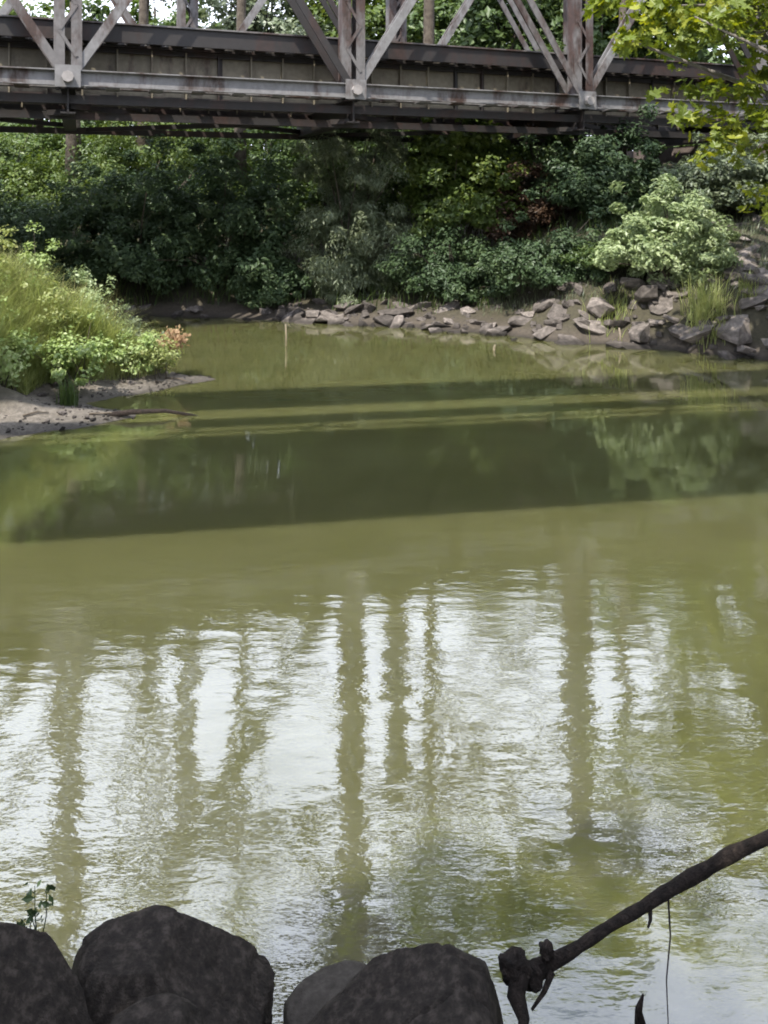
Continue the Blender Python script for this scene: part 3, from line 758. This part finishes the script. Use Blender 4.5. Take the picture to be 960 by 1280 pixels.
# ------------------------------------------------------------------ unseen bridge with pipes, shaped to cast the shadow band on the water
fd = Vector((math.cos(R(10)), math.sin(R(10)), 0)); fn = Vector((-fd.y, fd.x, 0))
def FP(t, w, z): return Vector((-3.5, 0, 0)) + fd * t + fn * w + UP * z
fb = empty('shadow_footbridge', FP(0, 4.3, 7.0))
def fpart(m, name, mat):
    o = m.build(name, M[mat], fb, origin=fb.location, smooth=False); return o
FT0, FT1 = -14.0, 17.0
FW0, FW1 = 3.1, 5.6
for k in range(int((FT1 - FT0) / 0.5)):
    t = FT0 + 0.25 + k * 0.5
    m = MB(); m.box(FP(t, (FW0 + FW1) / 2, 7.35), (0.485, FW1 - FW0, 0.08), (fd, fn, UP)); fpart(m, 'deck_plank', 'timber')
for w in (FW0 + .1, (FW0 + FW1) / 2, FW1 - .1):
    m = MB(); m.bar(FP(FT0, w, 7.05), FP(FT1, w, 7.05), 0.2, 0.5); fpart(m, 'girder', 'steel_dark')
for w in (FW0 + .06, FW1 - .06):
    for z, hh in ((8.38, .09), (7.85, .05)):
        m = MB(); m.bar(FP(FT0, w, z), FP(FT1, w, z), 0.06, hh); fpart(m, 'handrail', 'steel_post')
    t = FT0 + .2
    while t < FT1:
        m = MB(); m.box(FP(t, w, 7.86), (.06, .06, .95), (fd, fn, UP)); fpart(m, 'baluster', 'steel_post'); t += 1.5
m = MB(); m.tube([FP(FT0, 7.3, 7.45), FP(FT1, 7.3, 7.45)], 0.5, 20); fpart(m, 'shadow_pipe', 'steel_post')  # unseen pipe added to cast the outer strip of the shadow band
m = MB(); m.tube([FP(FT0, 6.3, 7.12), FP(FT1, 6.3, 7.12)], 0.16, 14); fpart(m, 'thin_shadow_pipe', 'steel_post')  # thin pipe added to darken the gap between the two shadows
t = FT0 + 1.5
while t < FT1:
    m = MB(); m.bar(FP(t, 5.5, 6.87), FP(t, 7.9, 6.87), 0.14, 0.14); fpart(m, 'outrigger', 'steel_dark'); t += 27
for t in (FT0 + .6, FT1 - .6):
    q = FP(t, 2.2, 0); b = hz(q.x, q.y)
    for w in (3.4, 5.3):
        q = FP(t, w, 0); b = max(hz(q.x, q.y), -.8)
        m = MB(); m.box(FP(t, w, (b - .2 + 6.8) / 2), (.5, .5, 6.8 - b + .2), (fd, fn, UP)); fpart(m, 'pier', 'stone_wall')
tag(fb, 'unseen high timber decked bridge with two pipes built to cast the shadow band', 'shadow_footbridge')

# ------------------------------------------------------------------ grass and weeds
def blades(name, bx, by, hgt, wid, lean, mat, label, parent=None, n_seg=3, origin=(0, 0, 0), wind=(0.25, -0.05), kind='stuff', cat='grass', zoff=0.0, group=None):
    N = len(bx)
    bz = np.maximum(height(bx, by), 0.0) - 0.03 + zoff
    a = rng.uniform(0, 2 * np.pi, N)
    dirx = np.cos(a) * lean + wind[0] * lean; diry = np.sin(a) * lean + wind[1] * lean
    px = -np.sin(a); py = np.cos(a)
    vs_ = []
    for i in range(n_seg + 1):
        f = i / n_seg
        cx = bx + dirx * hgt * f ** 1.8; cy = by + diry * hgt * f ** 1.8
        cz = bz + hgt * (f - 0.35 * np.minimum(lean, 1) * f ** 2.5)
        w = wid * (1 - f ** 1.5 * 0.92) * 0.5
        vs_.append(np.stack([cx - px * w, cy - py * w, cz], -1)); vs_.append(np.stack([cx + px * w, cy + py * w, cz], -1))
    v = np.stack(vs_, 1) - np.array(origin)
    K = 2 * (n_seg + 1); base = np.arange(N)[:, None] * K
    f = np.concatenate([base + np.array([2 * i, 2 * i + 1, 2 * i + 3, 2 * i + 2]) for i in range(n_seg)], 0)
    o = link(name, mesh_np(name, v.reshape(-1, 3), f), mat, parent)
    if label: tag(o, label, cat, group, kind)
    return o

def scatter(n, x0, x1, y0, y1, smin, smax=99, dens=None):
    xs, ys = [], []
    tot = 0
    while tot < n:
        x = rng.uniform(x0, x1, n * 2); y = rng.uniform(y0, y1, n * 2)
        s = shore_sd(x, y); k = (s > smin) & (s < smax)
        k &= rng.random(len(x)) < (0.35 + 0.65 * (0.5 + 0.5 * np.sin(x * 2.3 + y * 1.1) * np.cos(y * 2.9 - x)))
        if dens is not None: k &= dens(x, y)
        xs.append(x[k]); ys.append(y[k]); tot += k.sum()
        if tot == 0: break
    return np.concatenate(xs)[:n], np.concatenate(ys)[:n]

x, y = scatter(56000, -7.4, -2.9, 9.6, 14.0, 0.5, 99, lambda x, y: (y > 11.0) | (shore_sd(x, y) > 1.0))
s = shore_sd(x, y)
blades('tall_grass', x, y, rng.uniform(0.3, 0.98, len(x)) * (0.4 + 0.6 * sstep(0.45, 1.1, s)), rng.uniform(0.005, 0.012, len(x)), rng.uniform(0.1, 0.9, len(x)), M['grass'], 'tall bright sunlit meadow grass covering the bank mound')
x, y = scatter(1500, -7.4, -3.3, 10.6, 14.0, 0.9)
blades('straw_grass', x, y, rng.uniform(0.6, 1.05, len(x)), rng.uniform(0.006, 0.011, len(x)), rng.uniform(0.1, 0.5, len(x)), M['grass_dry'], 'pale straw coloured seeding grass above the green meadow grass')
x, y = scatter(7000, -14, 10, 18, 28, 0.5, 6)
blades('bank_grass', x, y, rng.uniform(0.25, 0.6, len(x)), rng.uniform(0.012, 0.03, len(x)), rng.uniform(0.2, 0.8, len(x)), M['lf_mid'], 'short shaded grass under the shrubs of the far bank')
x, y = scatter(9000, 2.0, 10, 14, 19.5, 0.7, 6)
blades('slope_grass', x, y, rng.uniform(0.08, 0.36, len(x)), rng.uniform(0.006, 0.014, len(x)), rng.uniform(0.2, 0.9, len(x)), M['lf_willow'], 'dull thin grass between the rocks of the riprap slope')

def tuft(label, X, Y, n, h, r, mat, name='grass_tuft', group=None, lean=0.7):
    b = max(hz(X, Y), 0)
    xs = X + rng.normal(size=n) * r; ys = Y + rng.normal(size=n) * r
    o = blades(name, xs, ys, rng.uniform(.6, 1.1, n) * h, rng.uniform(0.010, 0.02, n), rng.uniform(0.15, lean, n), mat, None, origin=(X, Y, b))
    o.location = (X, Y, b)
    return tag(o, label, 'grass', group)
tuft('bright yellow green grass tuft between slabs below the silvery bush', 5.75, 15.0, 420, 0.75, 0.17, M['grass'])
tuft('smaller yellow green grass tuft at the slab edge beside the large tuft', 6.55, 15.0, 180, 0.4, 0.10, M['grass'])
tuft('thin dry tuft low on the slope near the waterline rocks', 4.35, 16.0, 200, 0.4, 0.2, M['grass'])
tuft('dark upright tuft at the edge of the muddy bar', -4.05, 10.75, 110, 0.42, 0.06, M['lf_mid'], lean=0.4)
tuft('ragged tuft drooping over the bar tip', -3.75, 12.6, 160, 0.40, 0.12, M['lf_willow'], lean=0.9)

def weed(label, X, Y, H, r, mat=None, n=24, per=38, size=0.10, name='leafy_weed', group=None, cat='weed'):
    b = hz(X, Y)
    return plant(name, cat, label, (X, Y, b), [((X, Y, b + H * .55), (r, r, H * .5))], mat or M['weed'], n, per, 0.14, size, 1.5, 0.010,
                 names=('stems', 'leaves'), stems=9, group=group, shell=0.35)
WEEDS = [('low pale leafy weed at the front of the grass mound', -5.0, 10.95, 0.65, 0.5, 'weed', 44, .065), ('broad pale leafy weed spreading over the bar edge', -4.3, 11.55, 0.7, 0.55, 'weed', 56, .07),
  ('round pale weed beside the russet dock', -3.65, 12.15, 0.6, 0.42, 'weed', 44, .06), ('upright leafy weed deep in the tall grass', -5.6, 11.9, 1.1, 0.4, 'grass', 40, .06),
  ('tall weed with pale tops at the crest of the mound', -4.7, 12.9, 1.25, 0.4, 'lf_silver', 34, .06), ('leggy green weed standing above the straw grass', -5.5, 13.2, 1.35, 0.45, 'lf_willow', 36, .06),
  ('slender grey weed leaning over the shaded inlet', -3.9, 13.0, 0.95, 0.3, 'lf_willow', 26, .05), ('feathery pale weed on the mound shoulder', -4.2, 12.55, 1.0, 0.38, 'lf_silver', 36, .05),
  ('bushy yellow green weed at the mound foot by the spit', -3.35, 12.35, 0.5, 0.3, 'grass', 34, .05), ('dense light green weed behind the low pale one', -5.3, 11.4, 0.85, 0.5, 'weed', 40, .055),
  ('yellow green weed between the broad and the upright weeds', -4.8, 11.9, 0.95, 0.45, 'grass', 46, .055), ('pale tufted weed topping the mound', -5.2, 12.5, 1.2, 0.4, 'weed', 36, .055)]
for (lab, X_, Y_, H_, r_, mt, n_, sz_) in WEEDS: weed(lab, X_, Y_, H_, r_, M[mt], n=int(n_ * .8), per=75, size=sz_ * .78)

# russet dock
X, Y = -3.5, 12.7; b = hz(X, Y)
dock = empty('dock_plant', (X, Y, b))
mb = MB(); pts = []; nn = []
for k in range(7):
    L = random.uniform(0.45, 0.95); a = random.uniform(0.25, 0.55)
    tip = Vector((a, random.uniform(-.2, .2), L * 0.85)); 
    p0 = Vector((random.uniform(-.05, .05), random.uniform(-.05, .05), -0.05)); mid = p0.lerp(tip, .5) + Vector((0, 0, .1))
    mb.tube([p0, mid, tip], [0.008, 0.006, 0.003], 5)
    for q in range(130):
        f = random.uniform(0.45, 1.0)
        c = mid.lerp(tip, (f - .45) / .55)
        pts.append(tuple(c + Vector((random.gauss(0, .05), random.gauss(0, .03), random.gauss(0, .025)))))
        nn.append((random.gauss(0, 1), random.gauss(0, 1), random.gauss(0, 1)))
o = mb.build('stems', M['rust_seed'], dock)
link('seed_heads', leaf_mesh('seed_heads', np.array(pts), np.array(nn), 0.055, 1.5), M['rust_seed'], dock)
tag(dock, 'russet dock with seed heads leaning over the water at the mound end', 'weed')

# ------------------------------------------------------------------ rocks
def hull_rock(seed, n=16, sub=1, sx=1, sy=1, sz=1, rough=0.05):
    rnd = random.Random(seed)
    bm = bmesh.new()
    for i in range(n):
        v = Vector((rnd.gauss(0, 1), rnd.gauss(0, 1), rnd.gauss(0, 1))).normalized() * rnd.uniform(0.82, 1.0)
        bm.verts.new((v.x * sx, v.y * sy, v.z * sz))
    bmesh.ops.convex_hull(bm, input=bm.verts)
    for v in [v for v in bm.verts if not v.link_faces]: bm.verts.remove(v)
    bmesh.ops.bevel(bm, geom=list(bm.edges), offset=0.03, segments=1, affect='EDGES', profile=0.6)
    bmesh.ops.triangulate(bm, faces=bm.faces)
    me = bpy.data.meshes.new('riprap_rock'); bm.to_mesh(me); bm.free()
    me.materials.append(M['rock'])
    return me
rock_mesh = [hull_rock(100 + i, random.choice((8, 9, 11, 13))) for i in range(10)]

def rock(X, Y, s, flat, label, group, sink=0.35, rot=None, cat='rock', tilt=0.5, zz=None):
    o = link('riprap_rock', random.choice(rock_mesh))
    sc = Vector((s * random.uniform(.9, 1.6), s * random.uniform(.7, 1.1), s * flat * random.uniform(.8, 1.2)))
    o.scale = sc
    z = (max(hz(X, Y), -0.25) if zz is None else zz)
    o.location = (X, Y, z + sc.z * (1 - 2 * sink) * 0.9)
    o.rotation_euler = rot or (random.uniform(-tilt, tilt), random.uniform(-tilt, tilt), random.uniform(0, 6.28))
    tag(o, label, cat, group)
    return o

def along(i0, i1):
    """points along the shoreline between two outline vertices"""
    P = SHORE[i0:i1 + 1]
    seg = np.hypot(*(P[1:] - P[:-1]).T); L = seg.sum()
    def f(t):
        q = t * L
        for k, sl_ in enumerate(seg):
            if q <= sl_: break
            q -= sl_
        a, b = P[k], P[k + 1]; u = (b - a) / sl_
        nml = np.array([u[1], -u[0]])
        p = a + u * min(q, sl_)
        if shore_sd(np.array([p[0] + nml[0] * .2]), np.array([p[1] + nml[1] * .2]))[0] < 0: nml = -nml
        return p, nml
    return f, L
fR, LR = along(10, 19)
LANDMARKS = [('the pale willow', -0.8, 19.3), ('the low dark shrub', 1.6, 18.3), ('the low teal shrub', 3.4, 17.0), ('the silvery bush', 5.2, 15.9), ('the bright grass tuft', 5.75, 15.0),
             ('the smaller grass tuft', 6.55, 15.0), ('the dull olive shrub', 7.6, 17.8), ('the small yellow green shrub', 8.6, 16.2), ('the maple', 7.6, 12.8)]
def rock_name(X, Y, s, where):
    lm = min(LANDMARKS, key=lambda q: (q[1] - X) ** 2 + (q[2] - Y) ** 2)[0]
    size = 'small' if s < 0.17 else ('mid sized' if s < 0.28 else 'large')
    return '%s grey angular riprap rock %s near %s' % (size, where, lm), '%s riprap rocks %s near %s' % (size, where, lm)
for k in range(125):
    p, nn_ = fR((k + random.random()) / 125); off = random.choice((random.uniform(-0.25, 0.35), random.uniform(0.1, 1.0)))
    q = p + nn_ * off
    rs = random.choice((random.uniform(0.10, 0.24), random.uniform(0.22, 0.42)))
    lab, grp = rock_name(q[0], q[1], rs, 'at the waterline')
    rock(q[0], q[1], rs, 0.48, lab, grp, sink=0.42)
for k in range(22):
    p, nn_ = along(19, 21)[0](random.random() ** 1.6); q = p + nn_ * random.uniform(-0.15, 0.5)
    rock(q[0], q[1], random.uniform(0.12, 0.26), 0.6, 'dim rock at the foot of the dark thicket', 'rocks under the dark thicket')
for k in range(120):
    X = random.uniform(3.6, 8.6); Y = random.uniform(14.0, 18.0)
    sd_ = shore_sd(np.array([X]), np.array([Y]))[0]
    if sd_ < 0.5 or sd_ > 4 or (abs(X - 5.75) < .35 and abs(Y - 15.0) < .35): continue
    rs = random.choice((random.uniform(0.10, 0.25), random.uniform(0.22, 0.46)))
    lab, grp = rock_name(X, Y, rs, 'up the slope')
    rock(X, Y, rs, 0.55, lab, grp, sink=0.42)
# the big tilted slabs
for (X, Y, s, fl, rot, lab) in (
    (4.75, 15.35, 0.34, 0.55, (0.25, -0.35, 0.5), 'pale sunlit block with a bright top edge at the waterline under the silvery bush'),
    (5.2, 15.7, 0.42, 0.35, (0.3, -0.55, 0.6), 'long tilted slab sloping up beside the bright grass tuft'),
    (6.2, 14.6, 0.52, 0.36, (0.2, -0.45, 0.35), 'large dark tilted slab running down to the water'),
    (6.9, 15.1, 0.50, 0.36, (0.25, -0.5, 0.55), 'broad tilted slab above the large dark slab'),
    (6.9, 16.0, 0.45, 0.40, (0.3, -0.5, 0.4), 'tilted slab beside the silvery bush high on the slope'),
    (5.6, 14.85, 0.36, 0.5, (0.1, -0.3, 0.2), 'blunt waterline slab left of the large dark slab'),
    (7.5, 14.7, 0.50, 0.40, (0.2, -0.5, 0.5), 'big slab on the slope under the maple branch')):
    rock(X, Y, s, fl, lab, None, sink=0.45, rot=rot, cat='rock slab')
gv, gf = [], []
def gravel(X, Y, r):
    b = len(gv); z = hz(X, Y)
    q = [Vector((random.gauss(0, 1), random.gauss(0, 1), random.gauss(0, 1))).normalized() for _ in range(1)][0]
    ring = [(math.cos(a) * r * random.uniform(.7, 1.2), math.sin(a) * r * random.uniform(.7, 1.2)) for a in [k * 1.2566 + random.uniform(-.3, .3) for k in range(5)]]
    for dx, dy in ring: gv.append((X + dx, Y + dy, z - r * .4))
    for dx, dy in ring: gv.append((X + dx * .7, Y + dy * .7, z + r * random.uniform(.2, .6)))
    for k in range(5):
        gf.append([b + k, b + (k + 1) % 5, b + 5 + (k + 1) % 5, b + 5 + k])
    gf.append([b + 5, b + 6, b + 7, b + 8, b + 9])
for k in range(900):
    X = random.uniform(-2.5, 8.6); Y = random.uniform(13.8, 19.5)
    if 0.02 < shore_sd(np.array([X]), np.array([Y]))[0] < 2.4: gravel(X, Y, random.uniform(0.03, 0.11))
for k in range(1100):
    X = random.uniform(-5.4, -2.4); Y = random.uniform(9.3, 13.0)
    if 0.02 < shore_sd(np.array([X]), np.array([Y]))[0] < 0.75: gravel(X, Y, random.uniform(0.008, 0.03))
for k in range(160):
    X = random.uniform(-1.6, 1.6); Y = random.uniform(1.9, 2.5)
    gravel(X, Y, random.uniform(0.02, 0.06))
me = bpy.data.meshes.new('gravel'); me.from_pydata(gv, [], gf)
tag(link('gravel', me, M['rock']), 'loose grey gravel and cobbles between the bank rocks and on the bar', 'gravel', None, 'stuff')
# small stones on the bar
for k in range(34):
    X = random.uniform(-5.2, -2.95); Y = random.uniform(9.6, 12.9)
    sd_ = shore_sd(np.array([X]), np.array([Y]))[0]
    if 0.0 < sd_ < 0.7: rock(X, Y, random.uniform(0.03, 0.08), 0.6, 'small pale stone lying on the muddy bar', 'stones on the muddy bar', sink=0.3)

# ------------------------------------------------------------------ sticks in the water
def stick(label, pts, rad, mat='deadwood', name='dead_stick', cat='stick'):
    m = MB(); m.tube(pts, rad, 7)
    o = m.build(name, M[mat], None, origin=pts[0], smooth=True); o.location = pts[0]
    return tag(o, label, cat)
p = at(357, 432, 2814 / 182.0)
stick('pale upright stick standing in the water off the riprap corner', [p + Vector((0, 0, -.25)), p + Vector((0.01, 0, .2)), p + Vector((0.0, 0, .40))], [0.018, 0.017, 0.012])
p = at(617, 438, 2814 / 188.0)
stick('short stub of wood poking out of sunlit water', [p + Vector((0, 0, -.2)), p + Vector((0.01, 0, .06)), p + Vector((0.03, 0, .10))], [0.02, 0.02, 0.014])
p = at(775, 434, 2814 / 183.0)
stick('thin pale stake at the water edge below the silvery bush', [p + Vector((0, 0, -.2)), p + Vector((0.02, .05, .2)), p + Vector((0.01, .1, .34))], [0.022, 0.02, 0.014])
p = Vector((-3.45, 10.35, 0.02))
stick('dark wet branch lying off the muddy bar into the water', [p, p + Vector((.35, -.05, .06)), p + Vector((.75, .05, .05)), p + Vector((1.15, .12, -.04))], [0.04, 0.035, 0.025, 0.015], 'log')

for (X_, Y_, a_, L_, lab) in ((-3.6, 10.25, .3, .5, 'thin grey twig washed up on the lower mud ledge'), (-3.2, 12.3, -.4, .45, 'thin twig lying across the tip of the spit'), (-4.3, 10.0, .9, .4, 'short crooked twig on the mud beside the dark tuft')):
    q = Vector((X_, Y_, hz(X_, Y_) + .012)); q2 = Vector((X_ + math.cos(a_) * L_, Y_ + math.sin(a_) * L_ * .5, 0)); q2.z = max(hz(q2.x, q2.y), 0) + .015
    stick(lab, [q, q.lerp(q2, .5) + Vector((0, .03, .02)), q2], [.012, .010, .005], 'bark', 'washed_up_twig', 'twig')

# ------------------------------------------------------------------ foreground boulders and driftwood
def boulder(label, outline_c, Y, radii, seed, mat='boulder', planes=(), rot=(0, 0, 0), z=None, cat='boulder', nz=0.10):
    """rounded boulder: sphere flattened by cutting planes, then roughened"""
    bm = bmesh.new(); bmesh.ops.create_icosphere(bm, subdivisions=6 if Y > 1.5 else 4, radius=1.0)
    off = Vector((seed * 3.1, seed * 1.7, seed * 0.9))
    rb = random.Random(seed * 77)
    planes = list(planes) + [((rb.gauss(0, 1), rb.gauss(0, 1), rb.gauss(0, .8)), rb.uniform(.78, .92)) for _ in range(9)]
    for v in bm.verts:
        p = v.co.copy()
        for (pn, pd) in planes:
            pn = Vector(pn).normalized(); q = p.dot(pn) - pd
            if q > 0: p -= pn * q * 0.93
        p += p.normalized() * (noise.noise(p * 1.3 + off) * nz + noise.noise(p * 3.5 + off) * nz * 0.45 + noise.noise(p * 9 + off) * nz * 0.2
                               + noise.noise(p * 24 + off) * nz * 0.10 - max(0, 0.06 - abs(noise.noise(p * 1.9 + off * 2))) * 0.5)
        v.co = Vector((p.x * radii[0], p.y * radii[1], p.z * radii[2]))
    me = bpy.data.meshes.new('boulder'); bm.to_mesh(me); bm.free()
    for f in me.polygons: f.use_smooth = True
    o = link('boulder', me, M[mat]); c = at(outline_c[0], outline_c[1], Y)
    o.location = c; o.rotation_euler = rot
    return tag(o, label, cat)
boulder('large dark rounded boulder at the near water edge', (200, 1288), 2.30, (0.355, 0.24, 0.28), 1, planes=(((.75, -.1, 1), .68), ((-1, -.1, .35), .84), ((0, -1, .6), .8), ((-.15, 0, 1), .88)), rot=(0, 0.08, 0.05), nz=.07)
boulder('dark sloping boulder left of the large rounded one', (-62, 1356), 2.02, (0.36, 0.26, 0.34), 2, planes=(((1, -.2, .95), .66), ((0, -1, .8), .8)), rot=(0, 0.0, 0.0), nz=.07)
boulder('small dark boulder wedged below the large rounded one', (190, 1335), 1.90, (0.14, 0.13, 0.11), 3, mat='boulder', planes=(((0, 0, 1), .8),))
boulder('pale grey blocky boulder in the gap at the water edge', (428, 1300), 2.40, (0.20, 0.15, 0.175), 4, mat='boulder_pale', planes=(((0, -.1, 1), .72), ((-1, 0, .1), .8), ((1, -.2, .4), .75), ((0, -1, .2), .7)), rot=(0, -0.08, 0.2), nz=.05)
boulder('dark wedge shaped boulder under the driftwood end', (522, 1382), 2.04, (0.40, 0.22, 0.36), 5, planes=(((-.52, -.1, 1), .54), ((1, 0, .22), .56), ((0, -1, .5), .75)), rot=(0, 0.0, 0.0), nz=.05)
for (X, Y, r, s, lab) in ((0.95, 1.75, .32, 6, 'half hidden boulder at the foot of the bank beyond the wedge boulder'), (2.35, 1.9, .85, 7, 'big boulder propping the thin end of the driftwood'),
                     (-0.45, 1.65, .3, 8, 'bank boulder behind the small dark one'), (-1.35, 1.9, .4, 9, 'bank boulder next to the sloping dark one')):
    o = boulder(lab, (480, 250), 1, (r, r, r * .8), s, planes=(((0, 0, 1), .75), ((1, -.3, .6), .8)))
    o.location = (X, Y, hz(X, Y) + r * .35 if r < .6 else 1.02)

# driftwood pole with a knotty root end
def W(px, py, Y): return at(px, py, Y)
log = empty('driftwood_log', W(660, 1235, 2.22))
o0 = log.location.copy()
m = MB()
path = [W(640, 1236, 2.16), W(672, 1213, 2.2), W(700, 1196, 2.22), W(760, 1160, 2.26), W(830, 1117, 2.28), W(872, 1092, 2.28), W(915, 1069, 2.26), W(975, 1040, 2.22), W(1060, 1003, 2.16), W(1180, 950, 2.08), W(1380, 885, 2.0), W(1620, 818, 1.95)]
rad = [.019, .021, .017, .0142, .016, .0185, .017, .0155, .015, .014, .012, .010]
pp, rr_ = [], []
for i in range(len(path) - 1):
    for k in range(5):
        f = k / 5; q = path[i].lerp(path[i + 1], f)
        pp.append(q + Vector((noise.noise(q * 9), noise.noise(q * 9 + Vector((5, 5, 5))), noise.noise(q * 9 + Vector((9, 2, 7))))) * .006)
        rr_.append((rad[i] * (1 - f) + rad[i + 1] * f) * (1 + .22 * noise.noise(q * 22) + .15 * noise.noise(q * 60)))
m.tube(pp, rr_, 12)
st = m.build('stem', M['log'], log, origin=o0, smooth=True)
m = MB()
def lump(c, r, seed):
    bm = bmesh.new(); bmesh.ops.create_icosphere(bm, subdivisions=3, radius=1)
    b = len(m.v)
    for v in bm.verts:
        k = 0.9 + .45 * noise.noise(v.co * 1.6 + Vector((seed, 0, 0))) + .30 * noise.noise(v.co * 3.6 + Vector((0, seed, 0))) + .12 * noise.noise(v.co * 9)
        m.v.append(c + Vector((v.co.x * r[0], v.co.y * r[1], v.co.z * r[2])) * k)
    for f in bm.faces: m.f.append([b + v.index for v in f.verts])
    bm.free()
lump(W(642, 1208, 2.17), (.042, .035, .036), 1.0)
lump(W(683, 1188, 2.2), (.022, .02, .022), 3.0)
lump(W(662, 1220, 2.18), (.040, .03, .032), 5.0)
m.tube([W(650, 1215, 2.16), W(645, 1245, 2.13), W(655, 1275, 2.08), W(650, 1310, 2.03)], [.026, .024, .015, .009], 8)
m.tube([W(690, 1215, 2.19), W(680, 1240, 2.16), W(665, 1262, 2.12)], [.010, .007, .004], 6)
m.build('root_end', M['log'], log, origin=o0, smooth=True)
m = MB()
m.tube([W(812, 1128, 2.27), W(813, 1150, 2.26), W(810, 1160, 2.25)], [.008, .005, .003], 6)
m.build('twig', M['log'], log, origin=o0, smooth=True)
m = MB()
m.tube([W(835, 1118, 2.28), W(838, 1170, 2.2), W(833, 1225, 2.16), W(836, 1300, 2.1)], [.003, .0022, .0018, .0012], 6)
m.build('twig', M['log'], log, origin=o0, smooth=True)
tag(log, 'dark driftwood pole with knotty root end reaching over the water', 'log')

p = W(800, 1290, 2.25)
stick('dark broken stub sticking up at the near water edge', [p + Vector((0, 0, -.2)), p + Vector((0, 0, .03)), p + Vector((-.004, 0, .06)), p + Vector((.008, 0, .10))], [.016, .015, .010, .003], 'log', 'broken_stub')
# little weed by the left boulder
def sprig(label, pix, Y, n, mat):
    base = W(pix[0], pix[1], Y); root = empty('sprig', base); m = MB(); pts = []; nn = []
    for k in range(n):
        tip = Vector((random.uniform(-.05, .06), random.uniform(-.03, .03), random.uniform(.10, .22)))
        mid = tip * .55 + Vector((random.uniform(-.02, .02), 0, .015))
        m.tube([Vector((0, 0, -.12)), mid * .5, mid, tip], [.0025, .002, .0016, .001], 5)
        for q in range(7):
            f = random.uniform(.3, 1); pts.append(tuple(mid.lerp(tip, f) + Vector((random.gauss(0, .012), random.gauss(0, .012), random.gauss(0, .008))))); nn.append((random.gauss(0, 1), -1, random.gauss(0, 1)))
    m.build('stems', M['lf_dark'], root)
    link('leaves', leaf_mesh('sprig_leaves', np.array(pts), np.array(nn), .022, 1.8), M[mat], root)
    tag(root, label, 'weed')
sprig('tiny dark sprig growing beside the large rounded boulder', (48, 1195), 2.35, 5, 'lf_dark')
